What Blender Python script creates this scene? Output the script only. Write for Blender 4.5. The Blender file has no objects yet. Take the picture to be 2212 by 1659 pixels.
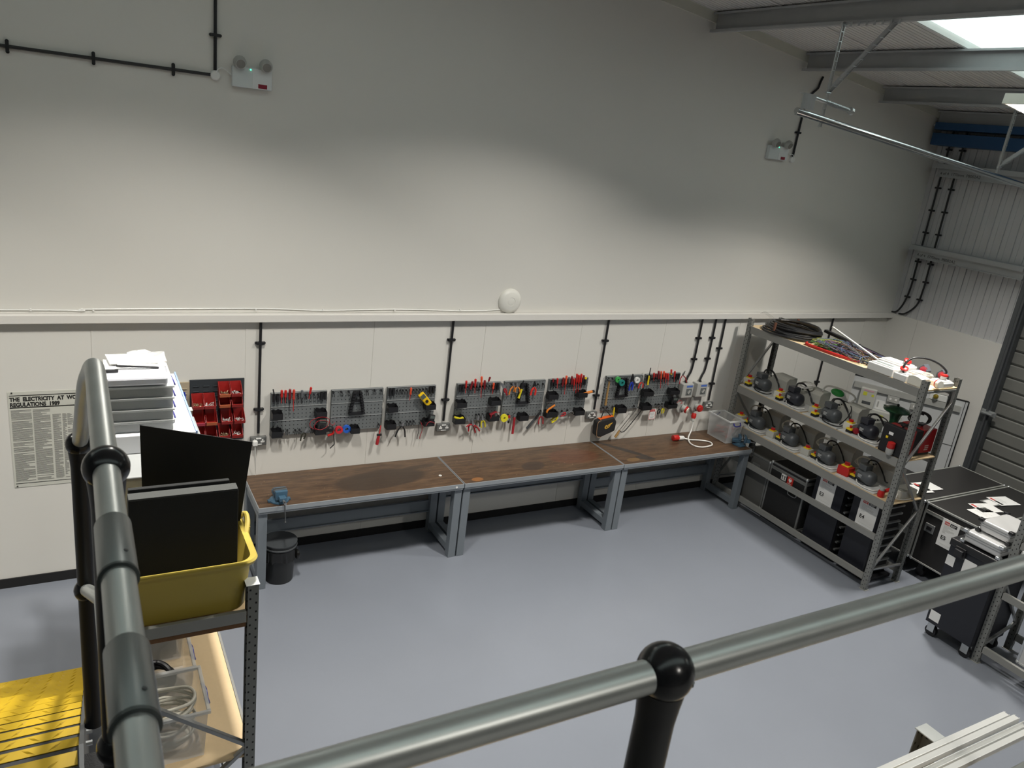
import bpy, bmesh, math, random
from mathutils import Vector, Matrix, Euler
random.seed(7)
PI = math.pi
sc = bpy.context.scene
COL = sc.collection
CAMF=1677.78
CAMC=[-1.10498, -6.92164, 4.22902]
CAMR=[0.872046, -0.473849, 0.122487]
CAMU=[0.04588, 0.328312, 0.943455]
CAMFW=[0.487269, 0.817116, -0.308043]
# ---------------- camera, world, lights, exposure ----------------
cam_d = bpy.data.cameras.new('camera'); cam = bpy.data.objects.new('camera', cam_d); COL.objects.link(cam)
cam_d.sensor_fit = 'HORIZONTAL'; cam_d.sensor_width = 36.0
cam_d.lens = CAMF / 2212.0 * 36.0
cam_d.clip_start = 0.05; cam_d.clip_end = 200
RX, UP, FW = Vector(CAMR), Vector(CAMU), Vector(CAMFW)
cam.matrix_world = Matrix(((RX.x, UP.x, -FW.x, CAMC[0]), (RX.y, UP.y, -FW.y, CAMC[1]), (RX.z, UP.z, -FW.z, CAMC[2]), (0, 0, 0, 1)))
sc.camera = cam
cam_d.dof.use_dof = True; cam_d.dof.focus_distance = 8.0; cam_d.dof.aperture_fstop = 12.0
sc.view_settings.view_transform = 'Standard'; sc.view_settings.look = 'None'
sc.view_settings.gamma = 1.0; sc.view_settings.use_curve_mapping = False
sc.view_settings.exposure = 0.0
w = bpy.data.worlds.new('world'); sc.world = w; w.use_nodes = True
bgn = w.node_tree.nodes['Background']
sky = w.node_tree.nodes.new('ShaderNodeTexSky'); sky.sky_type = 'NISHITA'; sky.sun_elevation = math.radians(35); sky.sun_disc = False
w.node_tree.links.new(sky.outputs['Color'], bgn.inputs['Color']); bgn.inputs['Strength'].default_value = 0.25

def area(name, loc, sx, sy, energy, color, spread, direction=(0, 0, -1)):
    d = bpy.data.lights.new(name, 'AREA'); d.shape = 'RECTANGLE'; d.size = sx; d.size_y = sy
    d.energy = energy; d.color = color; d.spread = math.radians(spread)
    o = bpy.data.objects.new(name, d); COL.objects.link(o); o.location = loc
    o.rotation_euler = Vector(direction).to_track_quat('-Z', 'Y').to_euler()
    return o
LAMP_E = 112
WARM = (1.0, 0.955, 0.88)
LAMPS = [(x, y, 5.71 - .118 * (x - 4.5) - .43) for y, xs in ((-2.65, (-3.3, -.1, 3.05, 6.62)), (-6.7, (4.4,)), (-9.0, (.6,))) for x in xs]  # the rearmost lamp is unseen, added to put highlights on the rails
LAMPS = [(x, y, min(z, 5.62)) for x, y, z in LAMPS]
for x, y, z in LAMPS:
    area('lamp_light', (x, y, z - 0.062), .5, 0.24, LAMP_E * (1 if y > -4 else .7 if y > -8 else .6), WARM, 118 if x < 1 else 127, (-.118, 0, -1))

# ---------------- materials ----------------
MATS = {}
def mat(name, col, rough=0.5, metal=0.0, noise=0.0, nscale=8.0, bump=0.0, bscale=60.0, emit=0, trans=0, coat=0.0, alpha=1.0, aniso=0, col2=None):
    if name in MATS: return MATS[name]
    m = bpy.data.materials.new(name); m.use_nodes = True; nt = m.node_tree; b = nt.nodes['Principled BSDF']
    def L(a, c): nt.links.new(a, c)
    c4 = (col[0], col[1], col[2], 1)
    b.inputs['Base Color'].default_value = c4; b.inputs['Roughness'].default_value = rough; b.inputs['Metallic'].default_value = metal
    tc = nt.nodes.new('ShaderNodeTexCoord')
    nz = nt.nodes.new('ShaderNodeTexNoise'); nz.inputs['Scale'].default_value = nscale; nz.inputs['Detail'].default_value = 6
    L(tc.outputs['Object'], nz.inputs['Vector'])
    n = noise if noise else 0.04
    mx = nt.nodes.new('ShaderNodeMix'); mx.data_type = 'RGBA'
    d2 = col2 if col2 else tuple(max(0, c * (1 - 2 * n)) for c in col)
    mx.inputs[6].default_value = c4; mx.inputs[7].default_value = (d2[0], d2[1], d2[2], 1)
    L(nz.outputs['Fac'], mx.inputs[0]); L(mx.outputs[2], b.inputs['Base Color'])
    if bump:
        n2 = nt.nodes.new('ShaderNodeTexNoise'); n2.inputs['Scale'].default_value = bscale; n2.inputs['Detail'].default_value = 4
        L(tc.outputs['Object'], n2.inputs['Vector'])
        bp = nt.nodes.new('ShaderNodeBump'); bp.inputs['Strength'].default_value = bump; bp.inputs['Distance'].default_value = 0.004
        L(n2.outputs['Fac'], bp.inputs['Height']); L(bp.outputs['Normal'], b.inputs['Normal'])
    if emit:
        b.inputs['Emission Color'].default_value = c4; b.inputs['Emission Strength'].default_value = emit
    if trans: b.inputs['Transmission Weight'].default_value = trans; b.inputs['IOR'].default_value = 1.2
    if alpha < 1: b.inputs['Alpha'].default_value = alpha
    if coat: b.inputs['Coat Weight'].default_value = coat; b.inputs['Coat Roughness'].default_value = 0.15
    if aniso: b.inputs['Anisotropic'].default_value = aniso
    MATS[name] = m; return m
def ptree(m):
    return m.node_tree, m.node_tree.nodes['Principled BSDF']

# ---------------- mesh helpers ----------------
class G:
    def __init__(s): s.bm = bmesh.new()
    def _v(s, pts): return [s.bm.verts.new(Vector(p)) for p in pts]
    def face(s, pts):
        try: s.bm.faces.new(s._v(pts))
        except ValueError: pass
        return s
    def hexa(s, P):
        v = s._v(P)
        for f in ((0, 3, 2, 1), (4, 5, 6, 7), (0, 1, 5, 4), (1, 2, 6, 5), (2, 3, 7, 6), (3, 0, 4, 7)): s.bm.faces.new([v[i] for i in f])
        return s
    def box(s, x0, x1, y0, y1, z0, z1, M=None):
        P = [(x0, y0, z0), (x1, y0, z0), (x1, y1, z0), (x0, y1, z0), (x0, y0, z1), (x1, y0, z1), (x1, y1, z1), (x0, y1, z1)]
        if M: P = [M @ Vector(p) for p in P]
        return s.hexa(P)
    def bx(s, c, size, rz=0, rx=0, ry=0):
        M = Matrix.Translation(c) @ Euler((rx, ry, rz)).to_matrix().to_4x4(); a, b, d = (t / 2 for t in size)
        return s.box(-a, a, -b, b, -d, d, M)
    def bar(s, p, q, w, h, up=(0, 0, 1)):
        p, q = Vector(p), Vector(q); d = (q - p); l = d.length; d.normalize(); u = Vector(up)
        if abs(d.dot(u)) > .99: u = Vector((1, 0, 0))
        x = d.cross(u).normalized(); z = x.cross(d)
        M = Matrix(((x.x, d.x, z.x, p.x), (x.y, d.y, z.y, p.y), (x.z, d.z, z.z, p.z), (0, 0, 0, 1)))
        return s.box(-w / 2, w / 2, 0, l, -h / 2, h / 2, M)
    def ring(s, c, x, y, r, n): return s._v([c + x * (r * math.cos(2 * PI * i / n)) + y * (r * math.sin(2 * PI * i / n)) for i in range(n)])
    def skin(s, rings, closed=False, caps=True):
        n = len(rings[0]); R = rings + ([rings[0]] if closed else [])
        for a, b in zip(R[:-1], R[1:]):
            for i in range(n):
                j = (i + 1) % n
                try: s.bm.faces.new((a[i], a[j], b[j], b[i]))
                except ValueError: pass
        if caps and not closed:
            try: s.bm.faces.new(rings[0][::-1]); s.bm.faces.new(rings[-1])
            except ValueError: pass
        return s
    def tube(s, pts, r, n=10, closed=False, caps=True):
        pts = [Vector(p) for p in pts]; rr = r if isinstance(r, (list, tuple)) else [r] * len(pts)
        N = len(pts); rings = []; prev = None
        for i, p in enumerate(pts):
            if closed: t = pts[(i + 1) % N] - pts[i - 1]
            else: t = pts[min(i + 1, N - 1)] - pts[max(i - 1, 0)]
            if t.length < 1e-9: t = Vector((0, 0, 1))
            t.normalize()
            if prev is None:
                a = Vector((0, 0, 1)) if abs(t.z) < .9 else Vector((1, 0, 0)); x = t.cross(a).normalized()
            else:
                x = prev - t * prev.dot(t)
                if x.length < 1e-6: x = t.orthogonal()
                x.normalize()
            prev = x; y = t.cross(x)
            rings.append(s.ring(p, x, y, rr[i], n))
        return s.skin(rings, closed, caps)
    def cyl(s, p, q, r, r2=None, n=16): return s.tube([p, q], [r, r if r2 is None else r2], n)
    def lathe(s, prof, c, axis=(0, 0, 1), n=24):
        a = Vector(axis).normalized(); x = a.orthogonal().normalized(); y = a.cross(x); c = Vector(c)
        rings = [s.ring(c + a * h, x, y, max(r, 1e-4), n) for r, h in prof]
        return s.skin(rings)
    def sph(s, c, r, n=14, sc_=(1, 1, 1)):
        M = Matrix.Translation(c) @ Matrix.Diagonal((r * sc_[0], r * sc_[1], r * sc_[2], 1))
        bmesh.ops.create_uvsphere(s.bm, u_segments=n, v_segments=max(6, n // 2 + 2), radius=1, matrix=M); return s
    def prism(s, poly, axis, a, b, M=None):
        # poly: 2D points in the plane normal to axis; extruded from a to b
        def mk(p, t):
            q = {'x': (t, p[0], p[1]), 'y': (p[0], t, p[1]), 'z': (p[0], p[1], t)}[axis]
            return M @ Vector(q) if M else Vector(q)
        A = s._v([mk(p, a) for p in poly]); B = s._v([mk(p, b) for p in poly])
        n = len(poly)
        for i in range(n):
            j = (i + 1) % n; s.bm.faces.new((A[i], A[j], B[j], B[i]))
        s.bm.faces.new(A[::-1]); s.bm.faces.new(B); return s
    def done(s, name, m, parent=None, bevel=0, smooth=False, seg=2, sub=0, base=True, **props):
        bm = s.bm; bmesh.ops.recalc_face_normals(bm, faces=bm.faces[:])
        me = bpy.data.meshes.new(name)
        off = Vector((0, 0, 0))
        if parent is not None:
            p = parent
            while p: off += p.location; p = p.parent
        elif base:
            xs = [v.co for v in bm.verts]
            lo = Vector([min(v[i] for v in xs) for i in range(3)]); hi = Vector([max(v[i] for v in xs) for i in range(3)])
            off = Vector(((lo.x + hi.x) / 2, (lo.y + hi.y) / 2, lo.z))
        bmesh.ops.translate(bm, verts=bm.verts[:], vec=-off)
        bm.to_mesh(me); bm.free()
        if smooth:
            for f in me.polygons: f.use_smooth = True
            me.set_sharp_from_angle(angle=math.radians(42))
        o = bpy.data.objects.new(name, me); COL.objects.link(o)
        if parent is not None: o.parent = parent
        elif base: o.location = off
        if m: me.materials.append(m)
        if bevel:
            b = o.modifiers.new('bevel', 'BEVEL'); b.width = bevel; b.segments = seg; b.limit_method = 'ANGLE'; b.angle_limit = math.radians(40)
        if sub:
            b = o.modifiers.new('sub', 'SUBSURF'); b.levels = sub; b.render_levels = sub
        for k, v in props.items(): o[k] = v
        return o
def thing(name, label, cat, loc=(0, 0, 0), group=None, rz=0):
    o = bpy.data.objects.new(name, None); COL.objects.link(o); o.location = loc; o.rotation_euler = (0, 0, rz)
    o.empty_display_size = .05; o['label'] = label; o['category'] = cat
    if group: o['group'] = group
    return o
def tg(o, label, cat, group=None):
    o['label'] = label; o['category'] = cat
    if group: o['group'] = group
    return o
def struct(o): o['kind'] = 'structure'; return o
def dup(o, parent=None, loc=None, rz=None, label=None):
    c = o.copy(); COL.objects.link(c); c.parent = parent
    if loc is not None: c.location = loc
    if rz is not None: c.rotation_euler = (0, 0, rz)
    if label: c['label'] = label
    for ch in o.children: dup(ch, c)
    return c
def smoothpath(pts, n=8, closed=False):
    P = [Vector(p) for p in pts]; N = len(P); out = []
    rng = range(N) if closed else range(N - 1)
    for i in rng:
        if closed: a, b, c, d = P[i - 1], P[i], P[(i + 1) % N], P[(i + 2) % N]
        else: a, b, c, d = P[max(i - 1, 0)], P[i], P[i + 1], P[min(i + 2, N - 1)]
        for k in range(n):
            t = k / n
            out.append(0.5 * ((2 * b) + (c - a) * t + (2 * a - 5 * b + 4 * c - d) * t * t + (3 * b - a - 3 * c + d) * t ** 3))
    if not closed: out.append(P[-1])
    return out
def text(s, size, m, M, parent=None, name='lettering', depth=0.0006, bold=0.0, sx=1.0, align='LEFT'):
    # flat lettering turned into a mesh; M maps text plane (x right, y up) to the world
    cu = bpy.data.curves.new(name, 'FONT'); cu.body = s; cu.size = size; cu.extrude = depth; cu.offset = bold; cu.align_x = align; cu.resolution_u = 3
    ob = bpy.data.objects.new(name, cu); COL.objects.link(ob)
    dg = bpy.context.evaluated_depsgraph_get(); dg.update()
    me = bpy.data.meshes.new_from_object(ob.evaluated_get(dg)); COL.objects.unlink(ob); bpy.data.objects.remove(ob)
    off = Vector((0, 0, 0)); p = parent
    while p: off += p.location; p = p.parent
    me.transform(Matrix.Translation(-off) @ M @ Matrix.Diagonal((sx, 1, 1, 1)))
    me.materials.clear(); me.materials.append(m)
    o = bpy.data.objects.new(name, me); COL.objects.link(o)
    if parent: o.parent = parent
    return o
def frame3(o, x, y):
    o, x, y = Vector(o), Vector(x).normalized(), Vector(y).normalized(); z = x.cross(y)
    return Matrix(((x.x, y.x, z.x, o.x), (x.y, y.y, z.y, o.y), (x.z, y.z, z.z, o.z), (0, 0, 0, 1)))
ORD = ['first', 'second', 'third', 'fourth', 'fifth', 'sixth', 'seventh', 'eighth', 'ninth', 'tenth', 'eleventh', 'twelfth', 'thirteenth', 'fourteenth', 'fifteenth']

# ---------------- common materials ----------------
M_wall = mat('wall paint', (.70, .685, .645), .6, noise=.015, nscale=2)
M_panelwall = mat('white lining board', (.72, .70, .665), .5, noise=.015, nscale=2)
M_clad = mat('light grey cladding', (.56, .56, .57), .45, noise=.03, nscale=3)
M_floor = mat('grey floor paint', (.208, .226, .264), .22, noise=.05, nscale=1.3, bump=.04, bscale=3)
M_black = mat('black plastic', (.012, .012, .014), .42)
M_matt = mat('matt black', (.009, .009, .010), .75)
M_galv = mat('galvanised steel', (.42, .43, .43), .42, .75, noise=.1, nscale=22)
M_galvl = mat('bright zinc steel', (.62, .64, .65), .3, .85, noise=.08, nscale=30)
M_purlin = mat('galvanised purlin', (.44, .45, .46), .5, .3, noise=.08, nscale=8)
M_rail = mat('brushed zinc tube', (.58, .60, .585), .40, .8, noise=.1, nscale=14, aniso=.4)
M_blue = mat('blue painted steel', (.014, .065, .165), .5)
M_white = mat('white plastic', (.78, .78, .76), .35)
M_cream = mat('cream plastic', (.74, .72, .64), .4)
M_greyp = mat('grey plastic', (.42, .42, .40), .5, noise=.06)
M_lgrey = mat('light grey enclosure', (.52, .52, .48), .5, noise=.05)
M_dgrey = mat('dark grey metal', (.075, .08, .085), .5)
M_red = mat('red plastic', (.52, .018, .015), .35)
M_yellow = mat('yellow plastic', (.85, .62, .02), .4)
M_orange = mat('orange plastic', (.80, .13, .02), .4)
M_bluep = mat('blue plastic', (.02, .05, .45), .4)
M_green = mat('green plastic', (.02, .30, .06), .4)
M_steel = mat('tool steel', (.45, .45, .45), .35, .9)
M_paper = mat('white paper', (.80, .80, .79), .7)
M_ink = mat('black ink', (.01, .01, .01), .6)
M_rackm = mat('grey racking', (.33, .335, .32), .5, .25, noise=.04)
M_beam = mat('pale grey beam', (.26, .26, .245), .5, .1, noise=.03)
M_benchm = mat('blue grey bench steel', (.19, .215, .24), .45, .15, noise=.04)
M_chip = mat('chipboard', (.72, .55, .33), .7, noise=.08, nscale=60)
M_dark = mat('black hole', (.003, .003, .003), .9)

ROOF = lambda x: 5.71 - .118 * (x - 4.5)
XR = 9.18
# ---------------- room shell ----------------
g = G(); g.box(-6, 14, -12, .3, -.2, 0); struct(g.done('floor', M_floor, base=False))
g = G()
g.prism([(-6, 0), (14, 0), (14, 4.6), (-6, 7.0)], 'y', .004, .3)
SE = [-6, -4.64, -3.42, -2.21, -.996, .217, 1.41, 2.62, 3.83, 5.04, 6.25, 7.46, 8.67, XR + .02]
for a, b in zip(SE[:-1], SE[1:]): g.box(a + .0015, b - .0015, 0, .004, 0, 2.42)
g.box(-6, XR + .02, 0, .004, 2.423, 4.4)
g.prism([(-6, 4.4), (XR + .02, 4.4), (XR + .02, ROOF(XR)), (-6, ROOF(-6))], 'y', 0, .004)
struct(g.done('wall_back', M_wall, base=False))
g = G(); g.box(-6, XR, -.07, 0, 2.352, 2.421)
struct(g.done('trim_1', M_panelwall, base=False, bevel=.004))
g = G(); g.box(-6, XR, -.012, 0, 0, .088); struct(g.done('baseboard_back', M_matt, base=False))
g = G(); g.prism([(-6, ROOF(-6) - .12), (XR, ROOF(XR) - .10), (XR, ROOF(XR)), (-6, ROOF(-6))], 'y', -.02, 0)
struct(g.done('trim_2', mat('cream flashing', (.62, .62, .54), .5), base=False))
# right wall: inner lining, ribbed cladding above, plain beyond the door
g = G(); g.box(XR, XR + .25, -1.68, .0, 0, 2.42)
for y0, y1 in ((-.45, 0), (-1.68, -.453)): g.box(XR - .012, XR, y0, y1, 0, 2.42)
struct(g.done('wall_right', M_panelwall, base=False))
g = G(); g.box(XR + .02, XR + .25, -1.72, 0, 2.42, 5.3); g.box(XR + .02, XR + .25, -6.2, -1.72, 3.25, 5.3); g.box(XR + .02, XR + .25, -12, -6.2, 0, 5.3)
y = -.07
while y > -11.9:
    z0 = 3.25 if -6.2 < y < -1.72 else (2.42 if y > -1.72 else 0)
    g.box(XR + .004, XR + .02, y - .008, y + .008, z0, 5.25)
    g.box(XR + .014, XR + .02, y - .075, y - .02, z0, 5.25)
    y -= .163
struct(g.done('trim_3', M_clad, base=False))
g = G(); g.box(-6.2, -6, -12, .3, 0, 7.2); struct(g.done('wall_left', mat('dull wall', (.30, .30, .29), .7), base=False))
g = G(); g.prism([(-6, 0), (14, 0), (14, 4.7), (-6, 7.1)], 'y', -12.2, -12); struct(g.done('wall_front', mat('dull wall', (.30, .30, .29), .7), base=False))
# roof
SKY = [(-1.92, -2.92), (-6.9, -7.9)]
SKX = (5.05, 8.75); SK_FILL = (-5.6, 3.3)  # second span: unseen glowing roof strips, added for fill light
def slab(g, x0, x1, y0, y1, t=.08, dz=0): g.prism([(x0, ROOF(x0) + dz), (x1, ROOF(x1) + dz), (x1, ROOF(x1) + t + dz), (x0, ROOF(x0) + t + dz)], 'y', y0, y1)
g = G()
slab(g, -6, SK_FILL[0], -12, .3); slab(g, SK_FILL[1], SKX[0], -12, .3); slab(g, SKX[1], 9.6, -12, .3)
ys = [.3, -.05, -.93] + [v for s in SKY for v in s] + [-12]
segs = [(.3, SKY[0][0]), (SKY[0][1], SKY[1][0]), (SKY[1][1], -12)]
for a, b in segs: slab(g, SKX[0], SKX[1], b, a); slab(g, SK_FILL[0], SK_FILL[1], b, a)
y = -.02
while y > -11.9:                                   # shallow panel ribs running down the slope
    if not any(b < y < a for a, b in SKY): slab(g, -6, 9.2, y - .02, y, .004, -.004)
    y -= .055
for y in (-.93, -3.9, -4.9, -5.9, -8.9, -9.9): slab(g, -6, 9.2, y - .008, y + .008, .012, -.012)
struct(g.done('ceiling', mat('roof liner', (.66, .65, .63), .55, noise=.03, nscale=5), base=False))
M_sky = mat('skylight sheet', (.86, 1.0, .97), .4, emit=1.15)
for i, (a, b, x0, x1) in enumerate([(a, b) + s for s in (SKX, SK_FILL) for a, b in SKY]):
    g = G(); n = 46; P = []
    for k in range(n + 1):
        y = a + (b - a) * k / n; ph = (k / n * 7.5) % 1; h = .03 if ph < .3 else (0 if ph > .45 else .03 * (1 - (ph - .3) / .15)); P.append((y, h))
    for (y0, h0), (y1, h1) in zip(P[:-1], P[1:]):
        g.face([(x0, y0, ROOF(x0) + .03 + h0), (x1, y0, ROOF(x1) + .03 + h0), (x1, y1, ROOF(x1) + .03 + h1), (x0, y1, ROOF(x0) + .03 + h1)])
    struct(g.done('window_%d' % (i + 1), M_sky if i < 2 else mat('added fill skylight sheet', (.86, 1.0, .97), .4, emit=.8), base=False))  # the last two are out of view, added to brighten the room
# purlins: zed sections under the roof, parallel with the depth of the room
def purlin(x, y0, y1, label):
    zt = ROOF(x) - .004; t = .012
    g = G()
    P = [(x - .055, zt), (x + .06, zt - .007), (x + .06, zt - .007 - .02), (x + .06 - t, zt - .007 - .02), (x + .06 - t, zt - .018), (x + t - .01, zt - .014), (x + t - .01, zt - .185), (x + .065, zt - .19), (x + .065, zt - .175), (x + .075, zt - .175), (x + .075, zt - .203), (x - .01, zt - .197), (x - .01, zt - .016), (x - .055, zt - .012)]
    P = [(2 * x - a, b) for a, b in P]
    g.prism(P, 'y', y1, y0)
    return tg(g.done('roof_purlin', M_purlin), label, 'purlin', 'roof purlins')
for x, l in ((9.02, 'grey steel purlin at the eaves above the blue beams'), (7.82, 'third galvanised roof purlin, nearest the eaves over the sloping pipe'), (6.38, 'galvanised purlin crossing below the skylight, lit bright at its right end'),
             (4.92, 'highest visible purlin, carrying the slotted door bracket'), (3.46, 'galvanised purlin out beyond the top of the frame')):
    if x > 3.5: purlin(x, -.03, -8.4, l)
# blue eaves beams
for z0, z1, l in ((4.93, 5.02, 'thin upper blue steel beam under the eaves'), (4.735, 4.885, 'deep lower blue steel beam on the right wall')):
    g = G(); g.box(8.93, 9.0, -8, -.06, z0, z1); g.box(9.0, 9.15, -8, -.06, z0, z0 + .012); g.box(9.0, 9.15, -8, -.06, z1 - .012, z1)
    tg(g.done('blue_beam', M_blue, bevel=.003), l, 'beam', 'blue eaves beams')
# sheeting rails with the printed code
for z, l in ((3.33, 'lower galvanised sheeting rail across the ribbed wall'), (4.42, 'upper galvanised sheeting rail behind the sloping pipe')):
    t = thing('sheeting_rail', l, 'rail', (9.05, -1.0, z))
    g = G(); g.box(9.02, 9.16, -1.68, -.12, z + .08, z + .092); g.box(9.01, 9.022, -1.68, -.12, z + .03, z + .09)
    g.box(9.055, 9.067, -1.68, -.2, z - .07, z + .03); g.box(9.04, 9.16, -1.68, -.2, z - .075, z - .063)
    g.done('flange', M_purlin, t)
    text('4 of 4  1770mm  P8002A2', .052, mat('stencil ink', (.06, .06, .06), .7), frame3((9.053, -.24, z - .045), (0, -1, 0), (0, 0, 1)), t, 'stencil_print')
# roller door with frame
g = G(); g.box(9.235, 9.26, -6.2, -1.72, 0, 3.25)
for k in range(20): 
    z = .17 * k + .005
    g.prism([(9.235, z), (9.235, z + .145), (9.222, z + .158), (9.208, z + .145), (9.208, z + .02), (9.222, z)], 'y', -6.2, -1.78)
struct(g.done('door_1', mat('grey door slat', (.25, .25, .235), .42, .35, noise=.05), base=False))
g = G()
g.box(9.10, 9.2, -1.80, -1.76, 0, 3.3); g.box(9.12, 9.2, -1.76, -1.72, 0, 3.3); g.box(9.06, 9.1, -1.78, -1.76, 0, 3.3); g.box(9.13, 9.2, -1.715, -1.66, 0, 3.3); g.box(9.12, 9.2, -6.2, -1.7, 3.25, 3.4)
struct(g.done('trim_4', mat('dark steel frame', (.13, .14, .15), .4, .6), base=False, bevel=.003))
t = thing('door_latch', 'zinc latch on the roller door guide, above the black flight case', 'latch', (9.09, -1.76, 1.55))
for z in (1.55,):
    g = G(); g.box(9.05, 9.1, -1.86, -1.70, z - .02, z + .02); g.cyl((9.04, -1.72, z), (9.04, -1.86, z), .014); g.done('bolt', M_galvl, t)
    g = G(); g.box(9.09, 9.1, -1.88, -1.69, z - .035, z + .035); g.done('back_plate', M_galvl, t)
# ---------------- sloping door track, bumper and slotted hangers ----------------
def slotted(g, p, q, w=.035):
    # perforated angle: two rails with rungs, slots left open
    p, q = Vector(p), Vector(q); d = (q - p); n = max(3, int(d.length / .075)); d.normalize()
    s = d.cross(Vector((0, 1, 0)) if abs(d.y) < .9 else Vector((1, 0, 0))).normalized()
    for k in (-1, 1): g.bar(p + s * k * w / 2, q + s * k * w / 2, .008, .003, s)
    L = (q - p).length
    for k in range(n + 1):
        c = p + d * (L * k / n); g.bar(c - s * w / 2, c + s * w / 2, .02, .003)
    o = s.cross(d); g.bar(p + s * w / 2 + o * w / 2, q + s * w / 2 + o * w / 2, .003, w, o)
tr = thing('door_track', 'long shiny sloping steel door track pipe under the roof', 'door track', (6.5, -1.75, 4.5))
a, b = Vector((4.5, -1.75, 4.70)), Vector((8.9, -1.75, 4.30))
g = G(); g.tube([a, b], .028, 12); g.bar(a + Vector((0, 0, -.03)), b + Vector((0, 0, -.03)), .03, .012); g.done('track_pipe', mat('chromed track', (.66, .68, .69), .18, 1.0), tr, smooth=True)
g = G(); g.tube([(4.66, -1.78, 4.825), (5.14, -1.78, 4.775)], .016, 10)
for k in range(26):
    c = Vector((4.80 + k * .012, -1.78, 4.811 - k * .00125)); g.tube([c, c + Vector((.005, 0, 0))], .021, 10)
g.tube([(5.14, -1.78, 4.775), (5.17, -1.78, 4.772)], .034, 12); g.done('bumper_spring', M_galvl, tr, smooth=True)
g = G(); g.box(4.50, 4.66, -1.79, -1.785, 4.72, 4.85); g.box(4.50, 4.66, -1.785, -1.74, 4.845, 4.85); g.done('end_plate', M_galvl, tr)
def hanger(x, y, ztop, zmid, zbot, ylen, label):
    h = thing('slotted_hanger', label, 'bracket', (x, y, ztop), 'slotted track hangers')
    g = G(); slotted(g, (x, y, ztop), (x, y, zbot)); g.done('drop_strut', M_galvl, h)
    g = G(); slotted(g, (x, y, ztop - .02), (x, y - ylen, ztop - .02)); g.done('top_bar', M_purlin, h)
    g = G(); slotted(g, (x, y - ylen + .03, ztop - .03), (x, y, zmid), .05); g.done('diagonal_brace', M_purlin, h)
    for z in (ztop - .02, zmid): g = G(); g.cyl((x - .03, y, z), (x + .03, y, z), .012); g.done('bolt', M_galvl, h)
hanger(4.84, -1.75, 5.47, 4.89, 4.60, .55, 'slotted steel hanger triangle below the highest purlin')
hanger(7.8, -1.72, 5.12, 4.50, 4.42, .7, 'slotted steel hanger by the blue beams at the right edge')
# ---------------- conduits ----------------
def conduit(pts, label, saddles, wall='back', r=.0125, group='black conduits'):
    t = thing('conduit', label, 'conduit', pts[0], group)
    g = G(); g.tube(smoothpath(pts, 6) if len(pts) > 2 else pts, r, 10); g.done('pipe', M_black, t, smooth=True)
    for s in saddles:
        s = Vector(s); g = G()
        if wall == 'back': g.cyl(s + Vector((-.035, .02, 0)), s + Vector((-.035, .0, 0)), .012); g.cyl(s + Vector((.035, .02, 0)), s + Vector((.035, 0, 0)), .012); g.box(s.x - .035, s.x + .035, s.y - .016, s.y + .02, s.z - .011, s.z + .011)
        elif wall == 'flat': g.cyl(s + Vector((0, .02, -.035)), s + Vector((0, 0, -.035)), .012); g.cyl(s + Vector((0, .02, .035)), s + Vector((0, 0, .035)), .012); g.box(s.x - .011, s.x + .011, s.y - .016, s.y + .02, s.z - .035, s.z + .035)
        else: g.cyl(s + Vector((.02, -.033, 0)), s + Vector((0, -.033, 0)), .012); g.cyl(s + Vector((.02, .033, 0)), s + Vector((0, .033, 0)), .012); g.box(s.x - .016, s.x + .02, s.y - .033, s.y + .033, s.z - .011, s.z + .011)
        g.done('saddle', M_black, t, smooth=True)
Y = -.018
conduit([(-.052, Y, 4.39), (-.052, Y, 6.08)], 'black conduit running up from the left emergency light', [(-.05, Y, 4.645), (-.05, Y, 5.6)])
conduit([(-5.5, Y, 4.352), (-.07, Y, 4.352)], 'black horizontal conduit running left at the top left corner', [(-1.43, Y, 4.352), (-.896, Y, 4.352), (-.355, Y, 4.352), (-1.96, Y, 4.352)], 'flat')
conduit([(6.69, Y, 5.27), (6.665, Y, 5.2), (6.65, Y, 5.14), (6.59, Y, 5.085), (6.535, Y, 5.03), (6.51, Y, 4.95), (6.495, Y, 4.8), (6.488, Y, 4.34)], 'bent black conduit dropping to the right emergency light', [(6.515, Y, 5.0), (6.49, Y, 4.62)])
for x, z, l, sd in ((.343, 1.27, 'black conduit above the double socket beside the red bins', (2.146, 1.507)), (2.235, 1.255, 'black conduit between the third and fourth tool boards', (2.141, 1.49)), (4.172, 1.255, 'black conduit between the sixth and seventh tool boards', (2.094, 1.43)),
                    (5.965, 1.26, 'black conduit dropping to the socket nearest the rack', (1.96, 1.49)), (7.965, .9, 'black conduit on the wall behind the motor rack', (1.42, 2.0))):
    conduit([(x, Y, 2.352), (x, Y, z)], l, [(x, Y, v) for v in sd])
conduit([(5.583, Y, 2.352), (5.575, Y, 1.75), (5.53, Y, 1.6), (5.50, Y - .01, 1.53)], 'black conduit feeding the left grey isolator', [(5.583, Y, 2.10), (5.578, Y, 1.83)])
conduit([(5.807, Y, 2.352), (5.80, Y, 1.75), (5.76, Y, 1.6), (5.73, Y - .01, 1.53)], 'black conduit feeding the right grey isolator', [(5.807, Y, 2.10), (5.802, Y, 1.83)])
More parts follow.
